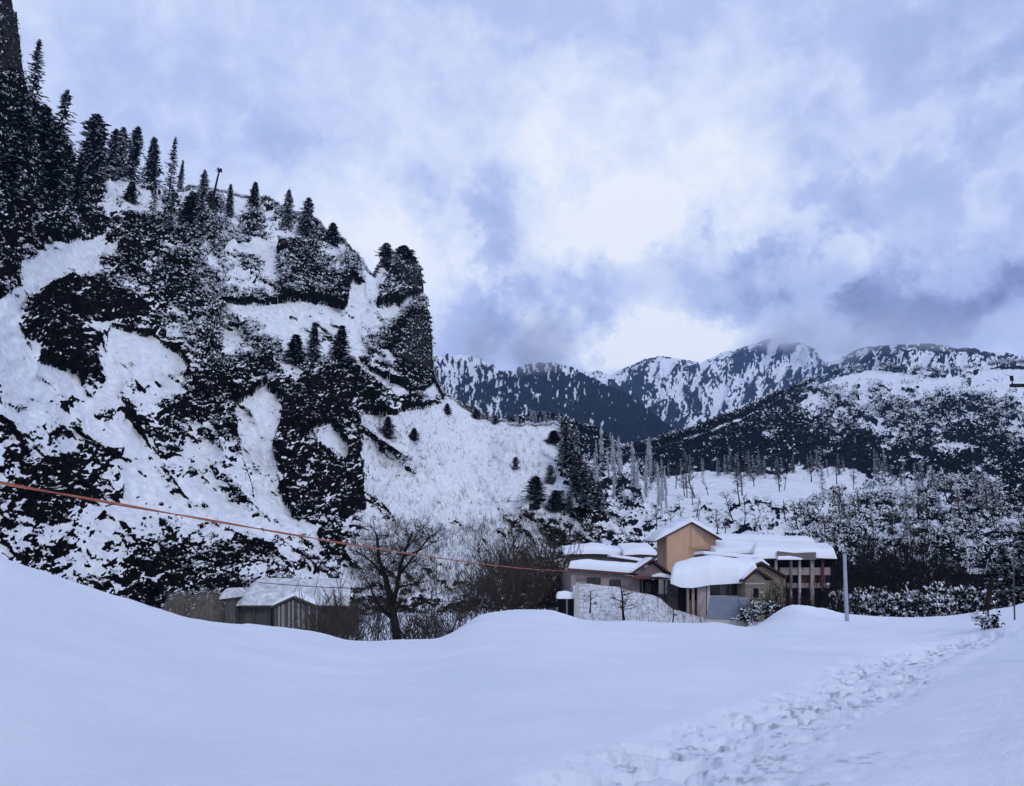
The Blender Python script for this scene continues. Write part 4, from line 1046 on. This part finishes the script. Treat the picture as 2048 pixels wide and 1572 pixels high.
# --- long shed roof behind
h = root('long_shed', None); Y = 112
w = MB(); board(w, 1436, 1083, 1622, 1130, Y + .6, 8); w.build('wall', M['plank'], h)
rf = MB(); rf.prism([A(1430, 1086, Y), A(1630, 1090, Y), A(1630, 1087.5, Y), A(1430, 1083.5, Y)], (2.8, 10, .8)); ro = rf.build('roof', M['fascia'], h)
link_mesh('roof_snow', snow_cap([A(1428, 1084, Y), A(1500, 1085, Y), A(1560, 1086, Y), A(1632, 1088, Y)], (2.8, 10, .9), [.7, .75, .7, .6], seed=25, front_over=.2), ro)
tag(h, 'long low shed with a flat snow roof between the orange house and the veranda house', 'shed')
h = root('lower_shed', None); Y = 98
w = MB(); board(w, 1436, 1108, 1540, 1135, Y + .5, 5); w.build('wall', M['plank'], h)
rf = MB(); rf.prism([A(1432, 1112, Y), A(1545, 1112, Y), A(1545, 1109, Y), A(1432, 1109, Y)], (0, 6, .9)); ro = rf.build('roof', M['fascia'], h)
link_mesh('roof_snow', snow_cap([A(1430, 1109, Y), A(1490, 1106, Y), A(1548, 1109, Y)], (0, 6, 1.1), [.6, .7, .6], seed=27, front_over=.2), ro)
tag(h, 'snow roofed lower shed directly right of the orange house', 'shed')
h = root('small_shed', None); Y = 96
w = MB(); board(w, 1254, 1111, 1309, 1140, Y + .4, 4); w.build('wall', M['plank_pale'], h)
rf = MB(); rf.prism([A(1248, 1113, Y), A(1312, 1113, Y), A(1312, 1110, Y), A(1248, 1110, Y)], (0, 5, .8)); ro = rf.build('roof', M['fascia'], h)
link_mesh('roof_snow', snow_cap([A(1246, 1110, Y), A(1280, 1108, Y), A(1313, 1110, Y)], (0, 5, 1.0), [.5, .65, .6], seed=28, front_over=.15), ro)
tag(h, 'small grey shed with a snow roof left of the orange house', 'shed')
h = root('snowed_in_shed', None); Y = 98
w = MB(); board(w, 1140, 1108, 1245, 1140, Y + .4, 4); w.build('wall', M['plank'], h)
rf = MB(); rf.prism([A(1134, 1109, Y), A(1250, 1112, Y), A(1250, 1109, Y), A(1134, 1106, Y)], (0, 5, .5)); ro = rf.build('roof', M['fascia'], h)
link_mesh('roof_snow', snow_cap([A(1128, 1108, Y), A(1190, 1107, Y), A(1252, 1110, Y)], (0, 5, .6), [.5, 1.0, .6], seed=29, front_over=.15), ro)
tag(h, 'low snowed in shed behind the rose cottage roof', 'shed')

# --- bank of dirty snow in front of the rose cottage
top = [(1146, 1172, 63), (1180, 1167, 64), (1230, 1172, 64), (1262, 1181, 64), (1300, 1190, 64), (1322, 1198, 64), (1345, 1218, 63), (1380, 1230, 62), (1420, 1238, 62)]
n, k = 60, 16; G = np.zeros((n, k, 3))
for i in range(n):
    x = np.interp(i, [0, n - 1], [1146, 1420]); yt = np.interp(x, [t[0] for t in top], [t[1] for t in top])
    for j in range(k):
        s = j / (k - 1); p = A(x, yt + (1256 - yt) * s, 65 - 9.5 * s)
        G[i, j] = (p.x, p.y, p.z + .16 * float(vnoise(np.array([p.x * .5]), np.array([p.z * .7]), seed=33)[0]))
Gb = G[:, :1].copy(); Gb[:, :, 1] += 1.5; Gb2 = Gb.copy(); Gb2[:, :, 1] += 3; Gb2[:, :, 2] = -6
G = np.concatenate([Gb2, Gb, G], 1)
tag(link_mesh('snow_bank', np_mesh('snow_bank', G, grid_quads(n, k + 2), M['dirty'])), kind='structure')

n = 420; ii = RNG.integers(2, 60, n); jj = RNG.integers(3, 17, n); B0 = G[np.minimum(ii, 59), jj] + RNG.normal(0, .12, (n, 3)) * np.array([1, 0, 0])
d = RNG.normal(0, .35, (n, 3)) + np.array([0, -.2, 1]); B1 = B0 + d * RNG.uniform(.1, .5, (n, 1)) * np.where(RNG.random((n, 1)) < .2, 2.2, .7)
sd = np.cross(d, np.array([0, 1, .1])); sd /= np.linalg.norm(sd, axis=1, keepdims=True); sd *= .012
tag(link_mesh('dry_stems', np_mesh('dry_stems', np.stack([B0 - sd, B0 + sd, B1 + sd * .4, B1 - sd * .4], 1).reshape(-1, 3), np.arange(4 * n).reshape(-1, 4), M['twig'], smooth=False)), 'thin dry stems poking out of the dirty snow bank', 'grass', kind='stuff')

# --- tank, gate post, blue sheet
tk = root('water_tank', None); Y = 55; c = A(1133, 1212, Y); gz = floor_z(c.x, c.y)
b_m = MB(); rad = 16 * Y / F; zt = A(1133, 1197, Y).z
b_m.tube([(c.x, c.y + rad, gz - .2), (c.x, c.y + rad, zt - .05), (c.x, c.y + rad, zt)], rad, rad, 16); b_m.build('body', M['black'], tk)
q = MB(); q.tube([(c.x + .02, c.y - .05, gz - .2), (c.x + .02, c.y - .05, zt + .02)], .06, .06, 6); q.build('pipe', M['tarp'], tk)
link_mesh('snow_cap', snow_cap([(c.x - rad * 1.15, c.y, zt), (c.x, c.y - .1, zt), (c.x + rad * 1.05, c.y, zt)], (0, 1.1, 0), [.4, .5, .35], seed=35, front_over=.05), tk)
tag(tk, 'black water tank with a blue pipe and a cap of snow beside the white post', 'tank')
q = MB(); p = A(1152, 1240, 54.5); q.prism([A(1148, 1246, 54.5), A(1157, 1246, 54.5), A(1159, 1190, 54.5), A(1160, 1166, 54.5), A(1152, 1165, 54.5), A(1149, 1190, 54.5)], (0, .35, 0))
tag(q.build('gate_post', M['cream']), 'pale plastered post right of the black water tank', 'post')
sh = root('metal_sheet', None)
q = MB(); q.prism([A(1412, 1238, 50.5), A(1496, 1240, 50.5), A(1503, 1224, 50.6), A(1494, 1196, 51.6), A(1428, 1194, 51.6), A(1420, 1198, 51.4), A(1417, 1215, 51)], (.02, .12, .05)); q.build('sheet', M['tarp'], sh)
q = MB(); q.prism([A(1412, 1256, 50.4), A(1494, 1258, 50.4), A(1496, 1241, 50.4), A(1412, 1239, 50.4)], (0, .4, 0)); q.build('base', M['cream'], sh)
tag(sh, 'slate blue metal sheet leaning in front of the cottage with the long dark window', 'sheet')

# --- wooden hut on the left
Y = 58
h = root('wooden_hut', None)
w = MB(); board(w, 474, 1211, 692, 1268, Y, 5); w.build('wall', M['plank'], h)
gb = MB(); gb.prism([A(548, 1268, Y - 1.2), A(632, 1268, Y - 1.2), A(632, 1214, Y - 1.2), A(587, 1197, Y - 1.2), A(548, 1213, Y - 1.2)], (0, 1.15, 0)); gb.build('gable', M['plank'], h)
for (x0, x1, y0, y1) in ((556, 560, 1212, 1262), (563, 569, 1208, 1260), (576, 580, 1203, 1254), (584, 588, 1200, 1262), (595, 599, 1206, 1256), (604, 609, 1208, 1258), (616, 620, 1212, 1262)):
    q = MB(); board(q, x0, y0, x1, y1, Y - 1.26, .05); q.build('plank', M['plank_pale'], h)
for x in (476, 508, 540, 633, 662):
    q = MB(); board(q, x - 1.5, 1212, x + 1.5, 1268, Y - (1.3 if x == 633 else .2), .15); q.build('post', M['plank_pale'] if x in (476, 633) else M['plank'], h)
rf = MB(); rf.slab([A(470, 1214, Y - .6), A(700, 1214, Y - .6), A(700, 1212, Y - .6), A(470, 1212, Y - .6)], (0, 1, 0))
zr = A(560, 1172, Y + 3.2).z; e0 = A(470, 1212, Y - .6); e1 = A(700, 1212, Y - .6); r0 = A(505, 1170, Y + 3.2); r1 = A(702, 1172, Y + 3.2)
rf.hexa([e0, e1, r1, r0, e0 + UP * .1, e1 + UP * .1, r1 + UP * .1, r0 + UP * .1]); ro = rf.build('roof', M['plank'], h)
sn_ = []
nI, nJ = 40, 10; G = np.zeros((nI, nJ, 3))
for i in range(nI):
    for j in range(nJ):
        s = j / (nJ - 1); p = e0.lerp(e1, i / (nI - 1)).lerp(r0.lerp(r1, i / (nI - 1)), s)
        hh = .42 * min(1, .15 + s * 4) * min(1, .1 + min(i, nI - 1 - i) / 3)
        G[i, j] = (p.x, p.y - .1, p.z + .1 + hh * (1 + .25 * float(vnoise(np.array([p.x * 1.1]), np.array([s * 3.0]), seed=37)[0])))
G0 = G[:, :1].copy(); G0[:, :, 2] -= .12; G = np.concatenate([G0, G], 1)
link_mesh('roof_snow', np_mesh('hut_snow', G, grid_quads(nI, nJ + 1), M['dirty']), ro)
gr = MB(); gr.prism([A(541, 1216, Y - 1.5), A(587, 1196, Y - 1.5), A(638, 1216, Y - 1.5), A(638, 1212.5, Y - 1.5), A(587, 1192, Y - 1.5), A(541, 1212.5, Y - 1.5)], (0, 3.4, 0)); g2 = gr.build('porch_roof', M['plank'], h)
link_mesh('roof_snow', snow_cap([A(543, 1212, Y - 1.3), A(587, 1192.5, Y - 1.3), A(636, 1212, Y - 1.3)], (0, 3, .1), [.15, .25, .15], seed=38, front_over=.05), g2)
tag(h, 'weathered plank hut with a small pointed porch and a patchy snow roof', 'hut')
h = root('lean_to', None); Y = 57
w = MB(); board(w, 449, 1188, 470, 1262, Y, 2.5); w.build('wall', M['plank'], h)
rf = MB(); rf.prism([A(438, 1199, Y - .3), A(474, 1194, Y - .3), A(474, 1191, Y - .3), A(456, 1176, Y - .3), A(450, 1179, Y - .3), A(438, 1196, Y - .3)], (0, 3, 0)); rf.build('roof', M['dirty'], h)
tag(h, 'narrow dark lean-to with a pointed roof left of the plank hut', 'shed')
def haystack(x0, x1, yt, yb, Y, seed, lab):
    c = A((x0 + x1) / 2, yb, Y); rx = (x1 - x0) / 2 * Y / F; H = A(0, yt, Y).z - c.z
    nu, nv = 40, 16; G = np.zeros((nu, nv, 3))
    for i in range(nu):
        for j in range(nv):
            a = 2 * math.pi * i / (nu - 1); s = j / (nv - 1); r = rx * (math.cos(s * 1.5) ** .55 if s < 1 else 0) * (1 + .06 * math.sin(a * 5 + seed)); 
            G[i, j] = (c.x + r * math.cos(a), c.y + rx + r * math.sin(a), c.z + H * math.sin(s * math.pi / 2) ** .9)
    o = empty('haystack'); link_mesh('body', np_mesh('stack', G, grid_quads(nu, nv), M['dry']), o)
    n = 900; th = RNG.uniform(0, 6.28, n); s = RNG.uniform(0, 1, n); r = rx * np.cos(s * 1.45) ** .55
    P0 = np.stack([c.x + r * np.cos(th), c.y + rx + r * np.sin(th), c.z + H * np.sin(s * math.pi / 2) ** .9], 1)
    d = np.stack([np.cos(th) * .4, np.sin(th) * .4, -.7 + 1.0 * s], 1) + RNG.normal(0, .25, (n, 3)); L = RNG.uniform(.15, .5, (n, 1)); P1 = P0 + d * L
    sd = np.cross(d, RNG.normal(size=d.shape)); sd /= np.linalg.norm(sd, axis=1, keepdims=True); sd *= .018
    link_mesh('straw', np_mesh('straw', np.stack([P0 - sd, P0 + sd, P1 + sd * .5, P1 - sd * .5], 1).reshape(-1, 3), np.arange(4 * n).reshape(-1, 4), [M['dry'], M['leaf_snow']], (RNG.random(n) < .25 * s).astype(int), smooth=False), o)
    tag(o, lab, 'haystack')
haystack(368, 432, 1184, 1250, 56, 1, 'larger rounded haystack of grey straw left of the lean-to')
haystack(318, 372, 1188, 1235, 60, 2, 'smaller darker haystack partly behind the larger haystack')

# --- main bare tree in front of the hut
Yt = 44; gg = random.Random(5)
bt = empty('bare_tree'); mb, tw = MB(), MB()
def T(px, py, dy=0): return A(px, py, Yt + dy)
LEAD = [([(795, 1280, 0), (788, 1235, 0), (779, 1190, .1), (772, 1158, .2), (758, 1120, .3), (755, 1085, .3), (753, 1068, .4)], .24, .05),
        ([(784, 1212, 0), (794, 1175, -.2), (800, 1135, -.3), (812, 1098, -.4), (826, 1062, -.5)], .15, .035),
        ([(788, 1240, 0), (768, 1222, .4), (748, 1195, .8), (738, 1165, 1.0)], .10, .03),
        ([(772, 1158, .2), (748, 1128, .5), (722, 1106, .8)], .09, .025), ([(800, 1135, -.3), (770, 1148, .2)], .03, .03),
        ([(797, 1152, -.3), (822, 1120, -.8), (856, 1078, -1.2), (862, 1070, -1.3)], .07, .02),
        ([(806, 1115, -.3), (840, 1100, .2), (872, 1082, .6)], .06, .018), ([(794, 1175, -.2), (826, 1168, -.6), (860, 1160, -.8)], .06, .018)]
for pts, ra, rb in LEAD:
    P_ = [T(*p) for p in pts]; mb.tube(P_, ra, rb, 7)
    for i in range(len(P_) - 1):
        if ra > .12 and i < 2: continue
        for k in range(6 if ra > .12 else 5):
            q = gg.random(); base = P_[i].lerp(P_[i+1], q); an = gg.uniform(0, 6.28)
            grow(tw, tw, base, (math.cos(an) * 1.0, math.sin(an) * .8, gg.uniform(-.1, 1.0)), gg.uniform(.55, 1.35), .026, 2, gg, up=.3)
mb.build('trunk', M['bark'], bt, smooth=True); tw.build('branches', M['bark'], bt)
tag(bt, 'tall bare dark tree with a forked trunk right of the plank hut', 'tree')

# --- leafless shrubs
def shrub_proto(seed, stems=7, lev=2, mtl='twig', snow=0):
    gg = random.Random(seed); mb = MB()
    for s in range(stems):
        an = gg.uniform(0, 6.28); grow(mb, mb, (gg.gauss(0, .12), gg.gauss(0, .12), -.05), (math.cos(an) * .45, math.sin(an) * .45, 1), gg.uniform(.6, 1.0), .011, lev, gg, spread=.55, up=.4)
    return mb.mesh('shrub_stems', M[mtl])
SH = [shrub_proto(500 + i) for i in range(3)]
SHD = [shrub_proto(520 + i, stems=8, mtl='bark') for i in range(3)]
def tuft_mesh(seed, n=110, sf=.45):
    g = np.random.default_rng(seed); P0 = g.normal(0, .28, (60, 3)) * np.array([1, 1, .7]) + np.array([0, 0, .5]); P0[:, 2] = np.abs(P0[:, 2])
    V, Q, m = clumps(P0, .20, 14, sf, .20, seed + 1); return np_mesh('leaf_clumps', V, Q, [M['needles'], M['leaf_snow']], m, smooth=False)
TF = [tuft_mesh(600 + i) for i in range(3)]
def shrub(p, h, w, lab, grp, leafy=False, name='bare_shrub'):
    o = empty(name, p); o.scale = (w, w, h); o.rotation_euler = (0, 0, random.uniform(0, 6.28))
    link_mesh('stems', (SHD if name in ('tall_shrub', 'dark_shrub', 'hedge_shrub') else SH)[random.randrange(3)], o)
    if leafy: link_mesh('foliage', TF[random.randrange(3)], o)
    return tag(o, lab, 'shrub', grp)
def shrubs(n, x0, x1, ybf, h0, h1, Y0, Y1, lab, grp, leafy=False, name='bare_shrub'):
    for i in range(n):
        x = x0 + (x1 - x0) * (i + random.uniform(.1, .9)) / n; Yv = random.uniform(Y0, Y1); c = A(x, 1150, Yv); z = floor_z(c.x, c.y)
        zt_ = A(x, ybf(x) - 0, Yv).z; h_ = max(.8, (zt_ - z)) * random.uniform(h0, h1)
        shrub(Vector((c.x, c.y, z - .1)), h_, h_ * random.uniform(.6, .85), lab, grp, leafy, name)
shrubs(15, 915, 1125, lambda x: np.interp(x, [915, 980, 1040, 1125], [1180, 1130, 1100, 1110]), .8, 1.05, 72.5, 84, 'brown leafless shrub in the thicket left of the black water tank', 'thicket left of the water tank')
shrubs(5, 820, 905, lambda x: np.interp(x, [815, 850, 905], [1190, 1175, 1195]), .7, 1.1, 46, 52, 'dark twiggy shrub just right of the tall forked bare tree', 'shrubs right of the forked bare tree')
shrubs(8, 632, 770, lambda x: np.interp(x, [660, 720, 770], [1205, 1185, 1200]), .7, 1.1, 46, 54, 'tangled bare shrub between the plank hut and the forked bare tree', 'shrubs left of the forked bare tree')
shrubs(14, 1545, 1700, lambda x: 1195, .8, 1.15, 56, 70, 'dark leafless shrub behind the snow hump below the veranda house', 'shrubs below the veranda house', False, 'dark_shrub')
shrubs(30, 1690, 1965, lambda x: np.interp(x, [1690, 1965], [1185, 1180]), .8, 1.2, 78, 92, 'snow flecked shrub in the hedge right of the metal pole', 'hedge right of the metal pole', True, 'hedge_shrub')
shrubs(22, 1690, 2000, lambda x: np.interp(x, [1690, 1760, 2000], [1120, 1105, 1140]), .8, 1.1, 94, 112, 'dark tall shrub in the row behind the snowy hedge', 'dark shrubs behind the hedge', False, 'tall_shrub')
for (x, y, hh, lab) in ((1248, 1240, 70, 'small bare tree rooted in the dirty snow bank before the rose cottage'), (1345, 1240, 34, 'smallest bare sapling at the right end of the dirty snow bank'), (1180, 1222, 42, 'thin bare sapling at the left end of the dirty snow bank')):
    p = A(x, y, 57); bare_tree(p + Vector((0, 0, -.1)), hh * 57 / F, lab, w=1.7)
for (x, y, lab) in ((1502, 1252, 'snowy bush in front of the stone gable lodge'), (1530, 1238, 'snow dusted bush on the left flank of the snow hump')):
    p = A(x, y, 50); shrub(p, 1.1, 1.3, lab, None, True, 'snowy_bush')
# firs right of the hedge
for (x, by, ty, wd, Yv, lab) in ((1883, 1200, 1080, 40, 118, 'tallest black fir behind the hedge near the dark post'), (1828, 1200, 1112, 30, 116, 'medium dark fir behind the hedge left of the tallest black fir'), (1925, 1205, 1130, 40, 112, 'low broad dark fir between the hedge and the dark post'),
        (2022, 1222, 1090, 62, 84, 'broad black fir behind the thin pole at the right edge'), (2062, 1226, 1060, 80, 84, 'black fir cut by the right edge of the picture'), (1985, 1215, 1140, 44, 90, 'low black fir left of the broad one behind the thin pole'), (1720, 1200, 1120, 40, 112, 'dark fir right behind the metal pole'), (1770, 1200, 1130, 40, 114, 'dark fir behind the hedge, second from the metal pole')):
    p = A(x, by, Yv); p.z = min(p.z, floor_z(p.x, p.y)); conifer('dense', p, A(x, ty, Yv).z - p.z, wd * Yv / F * 1.2, lab)

# ------------------------------------------------------------------ poles, cables, small things
g0 = ground_at(1694, 1251); tp = A(1689, 1110, g0.y)
q = MB(); q.tube([g0 - UP * .3, g0.lerp(tp, .5), tp], .105, .085, 12)
pr_ = empty('metal_pole'); q.build('pole', M['metal'], pr_)
q = MB(); q.tube([tp, tp + UP * .06], .1, .1, 12); q.build('cap', M['metal'], pr_)
tag(pr_, 'plain grey metal pole standing in the snow right of the veranda house', 'pole')
g1 = ground_at(2028, 1254); tp1 = A(2026, 1098, g1.y)
q = MB(); q.tube([g1 - UP * .3, tp1], .035, .028, 8); tag(q.build('thin_pole', M['plank']), 'very thin grey pole in the snow near the right edge', 'pole')
# dark post with a snow laden bush
g2 = ground_at(1984, 1276); tp2 = A(1985, 1160, g2.y + 1)
ps = empty('dark_post'); q = MB(); q.tube([g2 + Vector((0, .6, -.3)), g2.lerp(tp2, .5) + Vector((.03, .4, 0)), tp2], .12, .07, 7); q.build('post', M['bark'], ps)
tag(ps, 'dark crooked wooden post rising out of a snow laden bush', 'post')
k_ = g2.y / F
g = np.random.default_rng(71); ga = np.array(g2); C = np.concatenate([ga + np.array([-14, 0, 36]) * k_ + g.normal(0, 1, (60, 3)) * np.array([11, 9, 7]) * k_, ga + np.array([9, 0, 22]) * k_ + g.normal(0, 1, (60, 3)) * np.array([5, 6, 13]) * k_, ga + np.array([-8, 0, 14]) * k_ + g.normal(0, 1, (34, 3)) * np.array([5, 5, 9]) * k_])
sf = np.concatenate([np.full(60, .68), np.full(60, .06), np.full(34, .62)])
V, Q, m = clumps(C, 4.2 * k_, 9, sf, .4, 72); bu = empty('snowy_bush'); link_mesh('foliage', np_mesh('bush', V, Q, [M['needles'], M['leaf_snow']], m, smooth=False), bu)
q = MB()
for s in range(6): q.tube([g2 + Vector((random.gauss(0, 5), 0, -3)) * k_, g2 + Vector((random.gauss(-4, 7), 0, 24)) * k_], .05, .02, 5)
q.build('stems', M['bark'], bu); tag(bu, 'ragged bush half white with snow at the foot of the dark crooked post', 'bush')
# red and orange cable pair across the valley
def cable(p0, p1, sag, r, n=60, tw_=0, ph=0):
    out = []
    for i in range(n + 1):
        s = i / n; p = Vector(p0).lerp(Vector(p1), s); p.z -= sag * 4 * s * (1 - s)
        if tw_: p += Vector((0, math.cos(s * tw_ + ph), math.sin(s * tw_ + ph))) * r * .95
        out.append(p)
    return out
ca, cb_ = A(-260, 918, 10.5), A(1142, 1142, 71)
q = MB(); q.tube(cable(ca, cb_, .35, .016, 90, 60, 0), .014, .017, 6); cr_ = empty('cable'); q.build('red_strand', M['cable_red'], cr_)
q = MB(); q.tube(cable(ca, cb_, .35, .016, 90, 60, math.pi), .014, .017, 6); q.build('orange_strand', M['cable_orange'], cr_)
tag(cr_, 'twisted red and orange cable strung across the valley to the rose cottage', 'cable')
def wire(p0, p1, sag, r, lab):
    q = MB(); q.tube(cable(p0, p1, sag, r, 30), r, r, 5); tag(q.build('wire', M['wire']), lab, 'wire')
wire(A(1640, 1066, 96), A(1872, 1194, 78), .3, .035, 'dark wire slanting down past the top of the metal pole to the hedge')
wire(A(1985, 1186, g2.y + 1), A(2120, 1150, 40), .1, .03, 'thin wire from the dark crooked post up to the right')
wire(A(500, 1163, 61), A(770, 1178, 50), .1, .025, 'dark wire above the plank hut roof to the forked bare tree')
# crossarm of a utility pole whose mast stands just outside
Yp = 16; up_ = empty('utility_pole'); ax = A(2105, 768, Yp)
gz = floor_z(ax.x, ax.y)
q = MB(); q.tube([(ax.x, ax.y + .12, gz - .5), (ax.x, ax.y + .12, ax.z + .6)], .13, .10, 12); q.build('pole', M['bark'], up_)
q = MB(); b0 = A(2021, 771, Yp); b1 = A(2190, 771, Yp); q.box((b0 + b1) / 2, ((b1 - b0).length, .07, .06)); q.build('crossarm', M['wire'], up_)
for x in (2025, 2180):
    b = A(x, 768, Yp); q = MB(); q.tube([b, b + UP * .09], .012, .012, 6); q.tube([b + UP * .07, b + UP * .09, b + UP * .12, b + UP * .15, b + UP * .17], .034, .034, 10); q.build('insulator', M['wire'], up_)
tag(up_, 'black crossarm with an upright insulator poking in at the right edge', 'utility pole')
# ------------------------------------------------------------------ air and low clouds
def volume_mat(name, col, dens, noise=None):
    m = bpy.data.materials.new(name); m.use_nodes = True; n = m.node_tree; n.nodes.clear()
    out = n.nodes.new('ShaderNodeOutputMaterial'); v = n.nodes.new('ShaderNodeVolumePrincipled')
    v.inputs['Color'].default_value = (*col, 1); v.inputs['Density'].default_value = dens; v.inputs['Anisotropy'].default_value = 0.0
    n.links.new(v.outputs[0], out.inputs['Volume'])
    if noise:
        tcx = node(n, 'ShaderNodeTexCoord'); t = node(n, 'ShaderNodeTexNoise'); t.inputs['Scale'].default_value = noise; t.inputs['Detail'].default_value = 4; t.inputs['Roughness'].default_value = .6
        n.links.new(tcx.outputs['Object'], t.inputs['Vector'])
        ln = node(n, 'ShaderNodeVectorMath', operation='LENGTH'); n.links.new(tcx.outputs['Object'], ln.inputs[0])
        fall = node(n, 'ShaderNodeMapRange', interpolation_type='SMOOTHSTEP'); n.links.new(ln.outputs['Value'], fall.inputs['Value'])
        fall.inputs['From Min'].default_value = 1.0; fall.inputs['From Max'].default_value = .25
        sm = node(n, 'ShaderNodeMath', operation='MULTIPLY_ADD'); n.links.new(t.outputs['Fac'], sm.inputs[0]); sm.inputs[1].default_value = 2.6; sm.inputs[2].default_value = -.85; sm.use_clamp = True
        a = node(n, 'ShaderNodeMath', operation='MULTIPLY'); n.links.new(sm.outputs[0], a.inputs[0]); n.links.new(fall.outputs[0], a.inputs[1])
        b = node(n, 'ShaderNodeMath', operation='MULTIPLY'); n.links.new(a.outputs[0], b.inputs[0]); b.inputs[1].default_value = dens
        n.links.new(b.outputs[0], v.inputs['Density'])
    return m
VC = volume_mat('cloud_vapour', (.95, .96, 1.0), .008, 2.2)
import bmesh
bm = bmesh.new(); bmesh.ops.create_icosphere(bm, subdivisions=3, radius=1.0); cme = bpy.data.meshes.new('low_cloud'); bm.to_mesh(cme); bm.free(); cme.materials.append(VC)
for (x, y, Yv, hw, hh, dep) in ((1075, 690, 2150, 105, 62, 380), (960, 686, 2200, 60, 40, 300), (1580, 672, 3700, 120, 44, 500), (1720, 676, 2400, 120, 34, 400), (1900, 668, 1900, 170, 24, 250)):
    o = link_mesh('low_cloud', cme); p = at(x, y, Yv); o.location = p; o.scale = (hw * Yv / F, dep, hh * Yv / F)
    tag(o, 'soft grey cloud hanging on the mountain tops', 'cloud', 'clouds on the peaks', kind='stuff')
HAZE_D = 0.7e-4
hzm = volume_mat('haze_air', (.38, .60, 1.0), HAZE_D)
zt = 1150.0
hb = MB(); hb.hexa([(-6000, -300, -10), (6000, -300, -10), (6000, 6500, -10), (-6000, 6500, -10), (-6000, -300, zt), (6000, -300, zt), (6000, 6500, zt), (-6000, 6500, zt)])
tag(hb.build('haze', hzm), 'thin bluish air over the whole valley', 'haze', kind='stuff')
